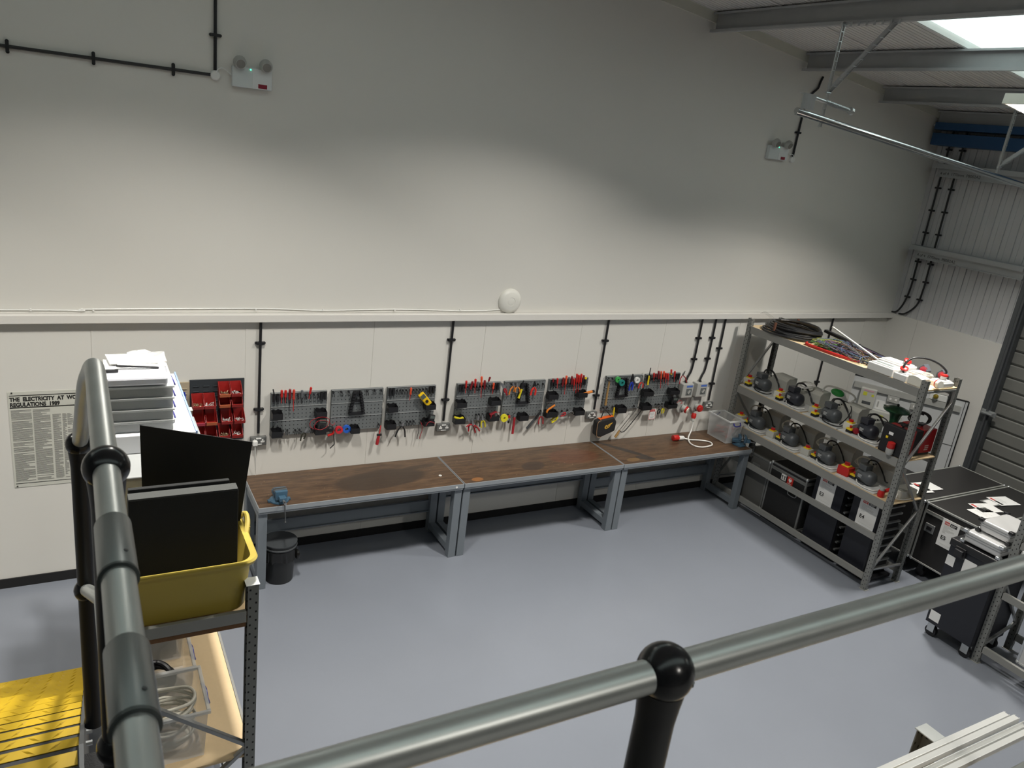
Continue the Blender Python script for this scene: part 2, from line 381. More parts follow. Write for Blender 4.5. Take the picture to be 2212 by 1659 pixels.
for dy, l in ((0, 'left of two black conduits climbing the ribbed wall'), (-.19, 'right of two black conduits climbing the ribbed wall')):
    X = 9.15
    conduit([(X, -.2 + dy, 5.1), (X, -.2 + dy, 4.2), (X, -.215 + dy, 3.2), (X, -.22 + dy, 2.85), (X, -.19 + dy, 2.62), (X, -.12 + dy * .7, 2.47), (X, -.04 + dy * .6, 2.44)], l,
            [(X, -.2 + dy, 4.2), (X, -.2 + dy, 3.9), (X, -.205 + dy, 3.6), (X, -.213 + dy, 3.2), (X, -.22 + dy, 2.95), (X, -.205 + dy, 2.70), (X, -.2 + dy, 4.7)], 'right')
# ---------------- emergency lights, dome, thin white cable ----------------
def em_light(x0, z0, label):
    t = thing('emergency_light', label, 'emergency light', (x0 + .155, -.03, z0))
    g = G(); g.box(x0, x0 + .31, -.055, -.002, z0, z0 + .155); g.done('housing', mat('emergency housing', (.66, .70, .70), .35), t, bevel=.008)
    g = G(); g.box(x0 + .155, x0 + .305, -.0575, -.055, z0 + .005, z0 + .15); g.done('cover', mat('glossy cover', (.78, .80, .80), .1), t)
    g = G(); g.box(x0 + .20, x0 + .27, -.0585, -.0575, z0 + .008, z0 + .04); g.done('sticker', mat('dark red label', (.25, .01, .03), .5), t)
    g = G(); g.sph((x0 + .14, -.058, z0 + .14), .006); g.done('indicator_lamp', mat('green lamp', (.1, .9, .5), .4, emit=2), t)
    for dx in (.05, .25):
        g = G(); g.lathe([(.03, 0), (.05, .02), (.05, .05), (.038, .07)], (x0 + dx, -.05, z0 + .195), (.05, -.9, -.35), 16); g.cyl((x0 + dx, -.035, z0 + .15), (x0 + dx, -.035, z0 + .18), .014)
        h = g.done('lamp_head', M_greyp, t, smooth=True)
        g = G(); g.lathe([(.001, .06), (.034, .068), (.034, .072), (.001, .072)], (x0 + dx, -.05, z0 + .195), (.05, -.9, -.35), 16); g.done('lens', mat('smoked lens', (.22, .21, .19), .2), h)
    return t
em_light(.07, 4.29, 'twin-head emergency light at the upper left of the wall')
em_light(6.05, 4.285, 'twin-head emergency light beside the bent conduit, far right')
for x, z, l, c0 in ((-.052, 4.352, 'round white junction box at the corner of the top left conduits', (.07, 4.37)), (6.488, 4.31, 'round white junction box by the right emergency light', (6.36, 4.36))):
    t = thing('junction_box', l, 'junction box', (x, -.02, z))
    g = G(); g.lathe([(.036, 0), (.036, .03), (.03, .036)], (x, 0, z), (0, -1, 0)); g.done('round_body', M_white, t, smooth=True)
    g = G(); g.tube(smoothpath([(x, -.035, z + .01), (x + .02 if x < 0 else x - .02, -.04, z + .05), ((x + c0[0]) / 2, -.03, z + .06), (c0[0], -.03, c0[1])], 6), .004, 6); g.done('white_flex', M_white, t, smooth=True)
g = G(); g.lathe([(.13, 0), (.13, .012), (.122, .03), (.09, .045), (.045, .05), (.044, .046), (.03, .05), (.001, .052)], (2.86, 0, 2.548), (0, -1, 0), 40)
tg(g.done('wireless_dome', mat('off white dome', (.76, .75, .70), .4), smooth=True), 'round off-white dome fixed to the wall just above the ledge', 'dome')
t = thing('white_wall_cable', 'thin white cable clipped along the wall above the ledge', 'cable', (0, -.01, 2.45))
g = G(); g.tube(smoothpath([(-5, -.006, 2.452), (-1.6, -.006, 2.449), (-1.05, -.006, 2.443), (-.98, -.006, 2.455), (.33, -.006, 2.462), (.9, -.006, 2.445), (1.6, -.006, 2.457), (2.33, -.006, 2.442), (2.7, -.006, 2.45), (2.8, -.006, 2.475), (2.78, -.006, 2.50)], 8), .0055, 6); g.done('cable', M_white, t, smooth=True)
for x in (-2.2, -1.4, -1.05, -.97, .3, .9, 1.6, 2.3):
    g = G(); g.bx((x, -.007, 2.451), (.012, .016, .02)); g.done('clip', M_white, t)
# ---------------- lamps (mostly above the frame) ----------------
for i, (x, y, z) in enumerate(LAMPS):
    near = i == 3
    t = thing('high_bay_lamp', 'cream roof lamp just entering at the upper right edge' if near else 'square roof lamp under the roof slope outside the frame', 'lamp', (x, y, z), 'roof lamps')
    T = Matrix.Translation((x, y, z)) @ Euler((0, math.atan(.118), 0)).to_matrix().to_4x4()
    g = G(); g.box(-.34, .34, -.19, .19, -.03, .02, T); g.box(-.34, .34, -.19, -.17, -.07, -.03, T); g.box(-.34, .34, .17, .19, -.07, -.03, T); g.box(-.34, -.32, -.17, .17, -.07, -.03, T); g.box(.32, .34, -.17, .17, -.07, -.03, T); g.done('lamp_body', M_cream, t)
    g = G(); g.box(-.31, .31, -.16, .16, -.05, -.032, T); g.done('lamp_panel', mat('lamp diffuser', (1, .96, .88), .4, emit=6), t)
    for s_ in (-.25, .25):
        g = G(); g.cyl(T @ Vector((s_, 0, .02)), Vector((T @ Vector((s_, 0, 0))).to_tuple()[:2] + (ROOF(x + s_) - .01,)), .004, n=6); g.done('suspension_wire', M_galvl, t)

# ---------------- tool boards ----------------
def peg_material():
    m = mat('perforated steel', (.185, .20, .205), .5, .2)
    nt, b = ptree(m); N = nt.nodes.new; L = nt.links.new
    tc = N('ShaderNodeTexCoord'); sp = N('ShaderNodeSeparateXYZ'); L(tc.outputs['Object'], sp.inputs[0])
    def ax(out, off):
        a = N('ShaderNodeMath'); a.operation = 'ADD'; a.inputs[1].default_value = 10 + off; L(out, a.inputs[0])
        p = N('ShaderNodeMath'); p.operation = 'PINGPONG'; p.inputs[1].default_value = .019; L(a.outputs[0], p.inputs[0])
        c = N('ShaderNodeMath'); c.operation = 'LESS_THAN'; c.inputs[1].default_value = .0045; L(p.outputs[0], c.inputs[0]); return c
    a, c = ax(sp.outputs['X'], 0), ax(sp.outputs['Z'], .012)
    mu = N('ShaderNodeMath'); mu.operation = 'MULTIPLY'; L(a.outputs[0], mu.inputs[0]); L(c.outputs[0], mu.inputs[1])
    src = b.inputs['Base Color'].links[0].from_socket
    mx = N('ShaderNodeMix'); mx.data_type = 'RGBA'; mx.inputs[7].default_value = (.008, .008, .009, 1)
    L(mu.outputs[0], mx.inputs[0]); L(src, mx.inputs[6]); L(mx.outputs[2], b.inputs['Base Color'])
    return m
M_peg = peg_material()
BW = ['leftmost', 'second', 'third', 'fourth', 'fifth', 'sixth', 'seventh', 'rightmost']
BX = [(.447, .972), (1.017, 1.538), (1.582, 2.105), (2.349, 2.866), (2.914, 3.432), (3.482, 4.008), (4.266, 4.803), (4.848, 5.388)]
BZ = (1.238, 1.662)
CLIPS = {0: [(.535, 1.64), (.571, 1.64), (.611, 1.64), (.647, 1.64), (.689, 1.63), (.722, 1.635), (.762, 1.628), (.80, 1.63), (.841, 1.631), (.88, 1.629), (.568, 1.28), (.607, 1.28), (.68, 1.276), (.72, 1.277), (.834, 1.278)],
 1: [(1.027, 1.639), (1.108, 1.64), (1.181, 1.638), (1.366, 1.635), (1.442, 1.636), (1.513, 1.634), (1.511, 1.273)],
 2: [(1.678, 1.623), (1.713, 1.623), (1.742, 1.623), (1.777, 1.623), (1.818, 1.623), (1.856, 1.623), (1.89, 1.623), (1.926, 1.622), (1.962, 1.623), (1.997, 1.624), (1.742, 1.276), (1.816, 1.28), (1.852, 1.277), (1.887, 1.278), (1.968, 1.279)],
 3: [(2.43, 1.62), (2.468, 1.62), (2.504, 1.62), (2.535, 1.62), (2.575, 1.62), (2.61, 1.62), (2.646, 1.62), (2.69, 1.62), (2.725, 1.62), (2.758, 1.62), (2.604, 1.30), (2.637, 1.30), (2.681, 1.30)],
 4: [(2.99, 1.63), (3.03, 1.63), (3.33, 1.611), (3.395, 1.613), (2.998, 1.273), (3.08, 1.273), (3.415, 1.29)],
 5: [(3.561, 1.60), (3.612, 1.59), (3.64, 1.6), (3.68, 1.6), (3.714, 1.6), (3.755, 1.6), (3.79, 1.6), (3.825, 1.6), (3.86, 1.6), (3.89, 1.61), (3.641, 1.262), (3.703, 1.269), (3.777, 1.275)],
 6: [(4.29, 1.633), (4.347, 1.63), (4.272 + .01, 1.273), (4.339, 1.274), (4.418, 1.274), (4.739, 1.264)],
 7: [(4.94, 1.6), (4.97, 1.6), (5.005, 1.6), (5.045, 1.6), (5.085, 1.6), (5.12, 1.6), (5.155, 1.6), (5.195, 1.6), (5.265, 1.6), (5.075, 1.265), (5.122, 1.262), (5.174, 1.264)]}
TUBES = {0: [.468, .503, .911, .946], 2: [1.60, 1.635, 2.035, 2.07], 3: [2.37, 2.405, 2.784, 2.82], 5: [3.505, 3.540, 3.915, 3.95], 7: [4.862, 4.896, 5.31, 5.345]}
for i, (x0, x1) in enumerate(BX):
    t = thing('tool_board', BW[i] + ' perforated grey tool board above the workbenches', 'tool board', ((x0 + x1) / 2, -.03, BZ[0]), 'perforated tool boards')
    g = G(); zz = [BZ[0], 1.386, 1.526, BZ[1]]
    for a, b in zip(zz[:-1], zz[1:]):
        g.box(x0, x1, -.031, -.029, a + .001, b - .001); g.box(x0, x1, -.034, -.004, b - .003, b); g.box(x0, x1, -.034, -.004, a, a + .002)
    for xx in (x0, x1 - .002): g.box(xx, xx + .002, -.031, -.004, BZ[0], BZ[1])
    g.done('perforated_panel', M_peg, t)
    for z in (1.386, 1.526, BZ[1]): g = G(); g.box(x0, x1, -.037, -.034, z - .003, z + .002); g.done('edge_strip', mat('worn steel edge', (.50, .51, .51), .4, .4), t)
    for x, z in CLIPS[i]:
        g = G(); g.box(x - .006, x + .006, -.052, -.031, z - .004, z + .014); g.tube([(x - .006, -.05, z), (x - .011, -.062, z - .012), (x - .008, -.062, z - .034)], .003, 6); g.tube([(x + .006, -.05, z), (x + .011, -.062, z - .012), (x + .008, -.062, z - .034)], .003, 6)
        g.done('tool_clip', M_black, t)
    for x in TUBES.get(i, []):
        g = G(); z = 1.585; g.lathe([(.013, 0), (.0165, .07), (.0145, .07), (.011, .004)], (x, -.055, z), n=14); g.box(x - .006, x + .006, -.042, -.031, z + .02, z + .065)
        g.done('tube_holder', M_black, t, smooth=True)
# bins hooked on the boards: board, x0, x1, z0, z1
BINS = [(0, .441, .535, 1.429, 1.486, 'on the left of its middle row'), (0, .847, .952, 1.427, 1.477, 'right middle, over the dark multimeter'), (0, .438, .536, 1.247, 1.307, 'at its bottom left corner'), (0, .846, .952, 1.245, 1.302, 'holding the dark multimeter'),
 (1, 1.2, 1.288, 1.227, 1.283, 'beside the blue tape roll'), (2, 1.569, 1.671, 1.425, 1.481, 'on the left of its middle row'), (2, 1.97, 2.082, 1.426, 1.481, 'holding the yellow multimeter'), (2, 1.564, 1.666, 1.241, 1.299, 'at its bottom left corner'), (2, 1.972, 2.085, 1.244, 1.298, 'at its bottom right with a black meter'),
 (3, 2.323, 2.436, 1.423, 1.479, 'on the left of its middle row'), (3, 2.724, 2.843, 1.426, 1.481, 'at the right of its middle row'), (3, 2.319, 2.44, 1.243, 1.304, 'at its bottom left with a yellow tool'), (3, 2.719, 2.844, 1.245, 1.302, 'at its bottom right with a red meter'),
 (4, 3.104, 3.218, 1.22, 1.28, 'under the big black spanner rack'), (5, 3.448, 3.573, 1.45, 1.508, 'on the left of its middle row'), (5, 3.842, 3.967, 1.451, 1.509, 'holding the orange knife'), (5, 3.446, 3.597, 1.234, 1.294, 'bottom left, below the orange saw'), (5, 3.837, 3.968, 1.234, 1.29, 'at its bottom right corner'),
 (6, 4.441, 4.573, 1.219, 1.286, 'on its bottom row beside the yellow knife'), (7, 4.794, 4.943, 1.411, 1.467, 'on the left of its middle row'), (7, 5.206, 5.352, 1.41, 1.461, 'at the right of its middle row'), (7, 4.81, 4.952, 1.231, 1.289, 'at its bottom left, long and low'), (7, 5.209, 5.356, 1.229, 1.28, 'at its bottom right below the black meter')]
def open_box(g, x0, x1, y0, y1, z0, z1, t=.003, front=None, taper=0):
    f = z1 if front is None else front
    g.box(x0, x1, y0, y1, z0, z0 + t); g.box(x0, x1, y1 - t, y1, z0 + t, z1); g.box(x0, x1, y0, y0 + t, z0 + t, f)
    for a, b in ((x0, x0 + t), (x1 - t, x1)): g.prism([(y0 + t, z0 + t), (y1 - t, z0 + t), (y1 - t, z1), (y0 + t, f)], 'x', a, b)
    return g
for b, x0, x1, z0, z1, w_ in BINS:
    k = 1.06 if b < 3 else 1.0
    g = G(); open_box(g, x0 + .008, x1 + .008, -.115, -.036, z0 - .002, z1 + .012, front=z1 - .002)
    g.box(x0 + .02, x0 + .04, -.042, -.034, z1 - .01, z1 + .02); g.box(x1 - .03, x1 - .01, -.042, -.034, z1 - .01, z1 + .02)
    tg(g.done('tool_bin', M_black, bevel=.002), 'black plastic bin on the %s tool board, %s' % (BW[b], w_), 'bin', 'black bins on the tool boards')
# screwdrivers
HC = {'red': M_red, 'darkred': mat('dark red handle', (.20, .01, .015), .35), 'redblack': mat('red and black handle', (.55, .05, .03), .35), 'grey': mat('grey handle', (.12, .13, .14), .35), 'orange': mat('orange red handle', (.70, .08, .03), .35), 'redyellow': M_red, 'yellowblack': M_yellow, 'marker': M_black}
CN = {'red': 'red', 'darkred': 'dark red', 'redblack': 'red and black', 'grey': 'grey', 'orange': 'orange-red', 'redyellow': 'red and yellow', 'yellowblack': 'yellow and black'}
SD = [(0, 'red', .535, 1.705, .536, 1.564), (0, 'red', .571, 1.703, .57, 1.562), (0, 'darkred', .611, 1.71, .608, 1.481), (0, 'redblack', .647, 1.704, .647, 1.474), (0, 'grey', .722, 1.695, .724, 1.543), (0, 'red', .807, 1.72, .788, 1.59), (2, 'orange', 1.818, 1.662, 1.811, 1.514),
 (3, 'red', 2.43, 1.708, 2.434, 1.559), (3, 'darkred', 2.504, 1.699, 2.471, 1.521), (3, 'red', 2.534, 1.724, 2.545, 1.553), (3, 'grey', 2.572, 1.691, 2.576, 1.572), (3, 'orange', 2.603, 1.748, 2.625, 1.496), (3, 'darkred', 2.646, 1.703, 2.66, 1.506), (3, 'darkred', 2.706, 1.739, 2.68, 1.64), (3, 'orange', 2.759, 1.669, 2.757, 1.531),
 (5, 'darkred', 3.506, 1.684, 3.506, 1.60), (5, 'red', 3.561, 1.686, 3.575, 1.551), (5, 'darkred', 3.64, 1.69, 3.643, 1.476), (5, 'orange', 3.677, 1.71, 3.684, 1.473), (5, 'grey', 3.714, 1.695, 3.735, 1.554), (5, 'darkred', 3.752, 1.701, 3.771, 1.507), (5, 'red', 3.786, 1.672, 3.806, 1.506), (5, 'red', 3.816, 1.726, 3.84, 1.481), (5, 'red', 3.846, 1.712, 3.868, 1.496), (5, 'red', 3.876, 1.724, 3.895, 1.524), (5, 'darkred', 3.913, 1.706, 3.917, 1.61),
 (7, 'red', 4.932, 1.693, 4.952, 1.577), (7, 'darkred', 4.966, 1.681, 4.982, 1.597), (7, 'darkred', 5.0, 1.714, 5.043, 1.465), (7, 'orange', 5.041, 1.71, 5.079, 1.474), (7, 'orange', 5.084, 1.708, 5.109, 1.559), (7, 'red', 5.118, 1.685, 5.15, 1.535), (7, 'red', 5.153, 1.677, 5.19, 1.511), (7, 'redyellow', 5.195, 1.725, 5.215, 1.598), (7, 'red', 5.257, 1.701, 5.276, 1.551)]
def screwdriver(c, x1, z1, x2, z2, label):
    a, b = Vector((x1, -.066, z1)), Vector((x2, -.066, z2)); d = b - a; Ln = d.length; d.normalize(); hl = min(.105, Ln * .52)
    t = thing('screwdriver', label, 'screwdriver', b, 'screwdrivers on the tool boards'); r = .0125 if Ln > .16 else .0115
    g = G(); g.lathe([(r * .6, 0), (r, .006), (r, hl * .35), (r * .8, hl * .55), (r * .98, hl * .75), (r * .7, hl)], a, d, 12); g.done('handle', HC[c], t, smooth=True)
    g = G(); g.tube([a + d * hl * .98, b - d * .012], .0035, 8); g.done('shaft', M_red if c in ('red', 'orange', 'redblack') else M_black, t, smooth=True)
    g = G(); g.bar(b - d * .014, b, .005, .0015, (0, 1, 0)); g.done('blade_tip', M_steel, t)
    if c in ('redyellow', 'redblack', 'orange'):
        g = G(); g.lathe([(r * 1.02, 0), (r * 1.04, .012), (r * .8, .014)], a + d * hl * .78, d, 12); g.done('collar', M_yellow if c == 'redyellow' else HC['redblack'], t, smooth=True)
cnt = {}
tot = {b: sum(1 for s in SD if s[0] == b) for b in range(8)}
for b, c, x1, z1, x2, z2 in SD:
    k = cnt.get(b, 0); cnt[b] = k + 1
    w_ = 'only screwdriver on the third tool board, orange-red with a short cap' if tot[b] == 1 else '%s screwdriver, %s from the left on the %s tool board' % (CN[c], ORD[k], BW[b])
    screwdriver(c, x1, z1, x2, z2, w_)
t = thing('folding_saw', 'thin black and yellow pull saw upright at the left of the rightmost tool board', 'saw', (4.861, -.07, 1.544))
g = G(); g.tube([(4.865, -.07, 1.545), (4.862, -.07, 1.66)], [.012, .009], 8); g.done('handle', M_yellow, t, smooth=True)
g = G(); g.box(4.856, 4.868, -.073, -.069, 1.655, 1.76); g.done('blade', M_black, t)
g = G(); g.tube([(.458, -.06, 1.712), (.478, -.055, 1.62)], .006, 8); tg(g.done('marker_pen', M_black, smooth=True), 'slim black marker standing in the far left tube holder', 'pen')
g = G(); g.lathe([(.012, 0), (.012, .05), (.008, .06)], (3.952, -.055, 1.62), n=10); tg(g.done('yellow_marker', M_yellow, smooth=True), 'short yellow pen in the right tube holder of the sixth tool board', 'pen')
# spanner racks (black, wider at the bottom, stepped sides)
def spanner_rack(x0t, x1t, x0b, x1b, z1, z0, label):
    t = thing('spanner_rack', label, 'spanner rack', ((x0b + x1b) / 2, -.045, z0), 'black spanner racks')
    g = G(); n = 8
    for s in (0, 1):
        a, b = ((x0t, x0b), (x1t, x1b))[s]; sg = 1 if s else -1
        for k in range(n):
            f0, f1 = k / n, (k + .75) / n; xa, xb = a + (b - a) * f0, a + (b - a) * f1; za, zb = z1 + (z0 - z1) * f0, z1 + (z0 - z1) * f1
            g.prism([(xa, za), (xa - sg * .018, za), (xb - sg * .018, zb), (xb + sg * .010, zb), (xb + sg * .004, za - .004)], 'y', -.075, -.036)
        g.prism([(a, z1), (a - sg * .014, z1), (b - sg * .014, z0), (b, z0)], 'y', -.06, -.036)
    g.done('side_rail', M_black, t)
    g = G(); g.box(x0t, x1t, -.06, -.036, z1 - .025, z1); g.box(x0b + .002, x1b - .002, -.062, -.036, z0, z0 + .022)
    zm = (z1 + z0) / 2 + .02; g.box((x0t + x0b) / 2, (x1t + x1b) / 2, -.055, -.036, zm - .01, zm + .01); g.done('cross_bar', M_black, t)
spanner_rack(1.234, 1.30, 1.195, 1.345, 1.648, 1.407, 'empty black spanner rack on the second tool board')
spanner_rack(3.115, 3.185, 3.088, 3.235, 1.64, 1.401, 'empty black spanner rack on the fifth tool board')
spanner_rack(4.455, 4.55, 4.43, 4.59, 1.638, 1.403, 'empty black spanner rack on the seventh tool board, behind coloured tapes')
# tape rolls
def tape(x, z, R, r, m, label, w=.024, y=-.06):
    g = G(); n = 24; P = []
    for k in range(n + 1):
        a = 2 * PI * k / n; P.append((math.cos(a), math.sin(a)))
    for (c0, s0), (c1, s1) in zip(P[:-1], P[1:]):
        for ra, rb, ya, yb in ((R, R, y - w, y), (R, r, y - w, y - w), (r, r, y, y - w), (r, R, y, y)):
            g.face([(x + ra * c0, ya, z + ra * s0), (x + ra * c1, ya, z + ra * s1), (x + rb * c1, yb, z + rb * s1), (x + rb * c0, yb, z + rb * s0)])
    bmesh.ops.remove_doubles(g.bm, verts=g.bm.verts[:], dist=1e-5)
    tg(g.done('tape_roll', m, smooth=True), label, 'tape')
tape(1.095, 1.265, .038, .018, mat('red tape', (.60, .02, .03), .3), 'red roll of insulating tape between the first and second tool boards')
tape(1.172, 1.268, .040, .018, mat('blue tape', (.02, .12, .55), .3), 'blue roll of insulating tape right of the red one')
tape(2.936, 1.256, .044, .014, mat('yellow tape', (.80, .72, .03), .3), 'yellow roll of tape below the fifth tool board')
tape(4.417, 1.625, .036, .012, mat('green tape', (.06, .42, .10), .3), 'bright green tape roll behind the teal one, seventh tool board', y=-.04)
tape(4.452, 1.597, .038, .016, mat('teal tape', (.02, .22, .20), .3), 'teal tape roll in front of the green one, seventh tool board', y=-.078)
tape(4.688, 1.614, .037, .014, M_white, 'white tape roll at the upper right of the seventh tool board')
# meters
def meter(cx, cz, w_, h_, ang, m, label, lead=None, y=-.085):
    t = thing('multimeter', label, 'multimeter', (cx, y, cz - h_ / 2), 'multimeters on the tool boards')
    M = Matrix.Translation((cx, y, cz)) @ Euler((0, ang, 0)).to_matrix().to_4x4()
    g = G(); g.box(-w_ / 2, w_ / 2, -.018, .018, -h_ / 2, h_ / 2, M); g.done('body', m, t, bevel=.01)
    g = G(); g.box(-w_ * .36, w_ * .36, -.021, -.017, h_ * .12, h_ * .4, M); g.done('display', mat('meter screen', (.09, .11, .10), .2), t)
    g = G(); g.lathe([(w_ * .26, 0), (w_ * .24, .008), (.001, .009)], M @ Vector((0, -.018, -h_ * .15)), (0, -1, 0), 16); g.done('dial', M_black, t, smooth=True)
    if lead:
        g = G(); g.tube(smoothpath(lead, 6), .0028, 6); g.done('test_lead', mat('red lead', (.35, .01, .02), .5), t, smooth=True)
meter(1.97, 1.538, .066, .165, -.72, mat('meter yellow', (.85, .55, .01), .4), 'yellow multimeter tilted in its bin on the third tool board')
meter(.922, 1.345, .085, .14, .05, mat('dark grey case', (.03, .028, .03), .45), 'dark multimeter wrapped in red leads on the leftmost tool board',
      [(.86, -.11, 1.30), (.80, -.12, 1.34), (.81, -.12, 1.40), (.90, -.12, 1.43), (.98, -.11, 1.40), (.97, -.11, 1.33), (.90, -.12, 1.30), (.84, -.12, 1.33), (.87, -.12, 1.39), (.96, -.11, 1.38), (1.02, -.10, 1.33), (1.05, -.08, 1.345)])
meter(2.062, 1.312, .068, .10, .15, M_black, 'small black multimeter in the bottom right bin, third tool board', [(1.99, -.13, 1.26), (2.02, -.13, 1.30), (2.07, -.125, 1.29), (2.09, -.12, 1.27)])
meter(2.79, 1.31, .055, .09, 1.2, mat('dark red case', (.20, .012, .02), .4), 'dark red meter lying in the bottom right bin, fourth tool board', [(2.74, -.12, 1.28), (2.76, -.12, 1.33), (2.83, -.12, 1.35), (2.86, -.11, 1.32)])
meter(5.318, 1.32, .078, .09, .1, M_black, 'black meter with pink leads at the bottom of the rightmost tool board', [(5.35, -.11, 1.30), (5.40, -.1, 1.32), (5.45, -.09, 1.30), (5.43, -.09, 1.27), (5.47, -.08, 1.28)])
# pliers and cutters
def pliers(piv, jaw, h1, h2, hm, label, name='pliers', jm=None, y=-.075, r=.0075, jw=.012, bend=.012, cat='pliers'):
    P = lambda p: Vector((p[0], y, p[1])); pv, j = P(piv), P(jaw); t = thing(name, label, cat, (piv[0], y, min(piv[1], h1[1], h2[1])), 'pliers and cutters on the boards')
    d = (j - pv); L_ = d.length; d.normalize(); s = Vector((-d.z, 0, d.x)); g = G()
    for k in (-1, 1):
        pts = [pv - d * .008, pv + s * k * jw, pv + d * L_ * .5 + s * k * jw * .8, j + s * k * .003, j + s * k * .0005, pv + d * .005]
        g.prism([(p.x, p.z) for p in pts], 'y', y - .005, y + .005)
    g.done('jaws', jm or M_steel, t)
    for h, k in ((h1, 1), (h2, -1)):
        e = P(h); m = (pv + e) / 2; o = (e - pv).normalized(); side = Vector((-o.z, 0, o.x)); cen = (P(h1) + P(h2)) / 2
        if (m + side * bend - cen).length < (m - side * bend - cen).length: side = -side
        g = G(); g.tube(smoothpath([pv, pv + (e - pv) * .25 + side * bend * .6, m + side * bend, e], 5), [r * (.55 + .45 * min(1, q / 4)) for q in range(16)], 8); g.done('handle', hm, t, smooth=True)
    g = G(); g.cyl(pv + Vector((0, -.009, 0)), pv + Vector((0, .008, 0)), .007, n=10); g.done('pivot_bolt', M_steel, t)
HB = mat('black and yellow grip', (.03, .03, .02), .5); HY = mat('yellow grip', (.72, .62, .02), .45); HO = mat('orange grip', (.72, .22, .03), .4); HR = mat('bright red grip', (.75, .04, .03), .4); HM = mat('crimson grip', (.42, .02, .03), .4)
pliers((1.752, 1.262), (1.768, 1.30), (1.685, 1.141), (1.793, 1.132), M_black, 'wide-open pliers with black grips below the third tool board')
pliers((.762, 1.272), (.79, 1.315), (.725, 1.183), (.755, 1.20), HB, 'yellow and black pliers below the leftmost tool board')
pliers((2.532, 1.229), (2.468, 1.318), (2.516, 1.135), (2.60, 1.112), HM, 'long grey-jawed gripping pliers with crimson handles, fourth tool board', jw=.018, r=.009, name='grip_pliers')
pliers((2.548, 1.215), (2.53, 1.285), (2.47, 1.20), (2.636, 1.138), HM, 'crossed crimson cutters behind the gripping pliers, fourth tool board', y=-.1, name='side_cutters')
pliers((2.612, 1.258), (2.611, 1.31), (2.60, 1.165), (2.645, 1.178), HB, 'black and yellow pliers left of the yellow pair, fourth tool board')
pliers((2.672, 1.255), (2.655, 1.32), (2.668, 1.165), (2.712, 1.168), HY, 'yellow-gripped pliers beside the red meter, fourth tool board')
pliers((2.889, 1.613), (2.836, 1.673), (2.93, 1.521), (2.918, 1.545), HM, 'angled grey water pump pliers at the left of the fifth tool board', jw=.018)
pliers((3.0, 1.629), (2.989, 1.677), (2.956, 1.525), (3.012, 1.56), HO, 'orange insulated pliers, left pair on the fifth tool board')
pliers((3.036, 1.622), (3.023, 1.675), (3.078, 1.556), (3.022, 1.56), HO, 'orange-red insulated pliers, right pair on the fifth tool board', y=-.095)
pliers((3.268, 1.604), (3.263, 1.664), (3.232, 1.506), (3.288, 1.503), HR, 'bright red cable cutters on the right of the fifth tool board', jm=M_black, jw=.02, r=.0105, name='cable_cutters')
pliers((3.408, 1.252), (3.407, 1.308), (3.39, 1.151), (3.446, 1.151), HM, 'red-handled pliers between the fifth and sixth tool boards')
pliers((3.64, 1.228), (3.70, 1.275), (3.563, 1.154), (3.548, 1.18), HY, 'bright yellow pliers slanting below the sixth tool board', r=.011)
pliers((3.745, 1.258), (3.79, 1.285), (3.671, 1.226), (3.68, 1.25), HM, 'dark red slanting pliers beside the yellow pair, sixth tool board')
pliers((3.80, 1.272), (3.822, 1.318), (3.765, 1.235), (3.845, 1.245), M_steel, 'bare steel pliers by the lower right bin, sixth tool board')
pliers((4.614, 1.603), (4.607, 1.695), (4.592, 1.488), (4.632, 1.492), M_bluep, 'blue-gripped stripping pliers with black head, seventh tool board', jm=M_black, jw=.024, r=.0095, name='wire_strippers')
pliers((4.762, 1.59), (4.757, 1.64), (4.728, 1.508), (4.79, 1.515), HR, 'red pliers with one yellow grip, between the two right tool boards')
pliers((5.385, 1.648), (5.412, 1.70), (5.36, 1.535), (5.472, 1.552), HM, 'open red pliers at the top right corner of the rightmost board', r=.006)
pliers((5.175, 1.23), (5.171, 1.27), (5.17, 1.155), (5.192, 1.16), HY, 'small yellow pliers under the rightmost tool board')
pliers((5.122, 1.225), (5.12, 1.262), (5.105, 1.15), (5.128, 1.155), M_black, 'small black snips left of the small yellow pliers', y=-.07, name='snips')
# other hung tools
t = thing('hex_key', 'black bent hex key hanging below the red tape roll', 'hex key', (1.049, -.07, 1.07)); g = G(); g.tube(smoothpath([(1.047, -.07, 1.23), (1.056, -.07, 1.13), (1.056, -.07, 1.112), (1.045, -.07, 1.10), (1.017, -.07, 1.073)], 4), .005, 8); g.done('bar', M_black, t, smooth=True)
t = thing('heat_gun', 'small red and black clamp meter left of the red tape', 'tool', (1.0, -.07, 1.20)); g = G(); g.lathe([(.02, 0), (.028, .012), (.028, .03), (.018, .045)], (1.005, -.06, 1.285), (0, -1, 0), 14); g.box(.955, 1.035, -.10, -.055, 1.262, 1.305); g.done('head', M_black, t, bevel=.004)
g = G(); g.tube(smoothpath([(1.03, -.08, 1.27), (1.035, -.08, 1.235), (.985, -.08, 1.215)], 5), .012, 8); g.done('grip', M_red, t, smooth=True)
t = thing('utility_knife', 'red and black knife hanging from the second tool board corner', 'knife', (1.51, -.07, 1.07)); g = G(); g.tube([(1.497, -.07, 1.072), (1.503, -.07, 1.12), (1.512, -.07, 1.165)], [.016, .017, .013], 10); g.done('handle', HM, t, smooth=True)
g = G(); g.box(1.49, 1.54, -.078, -.06, 1.165, 1.185); g.done('guard', M_black, t, bevel=.003); g = G(); g.bar((1.515, -.07, 1.18), (1.524, -.07, 1.275), .013, .004, (0, 1, 0)); g.done('shank', mat('red shank', (.5, .05, .05), .4), t)
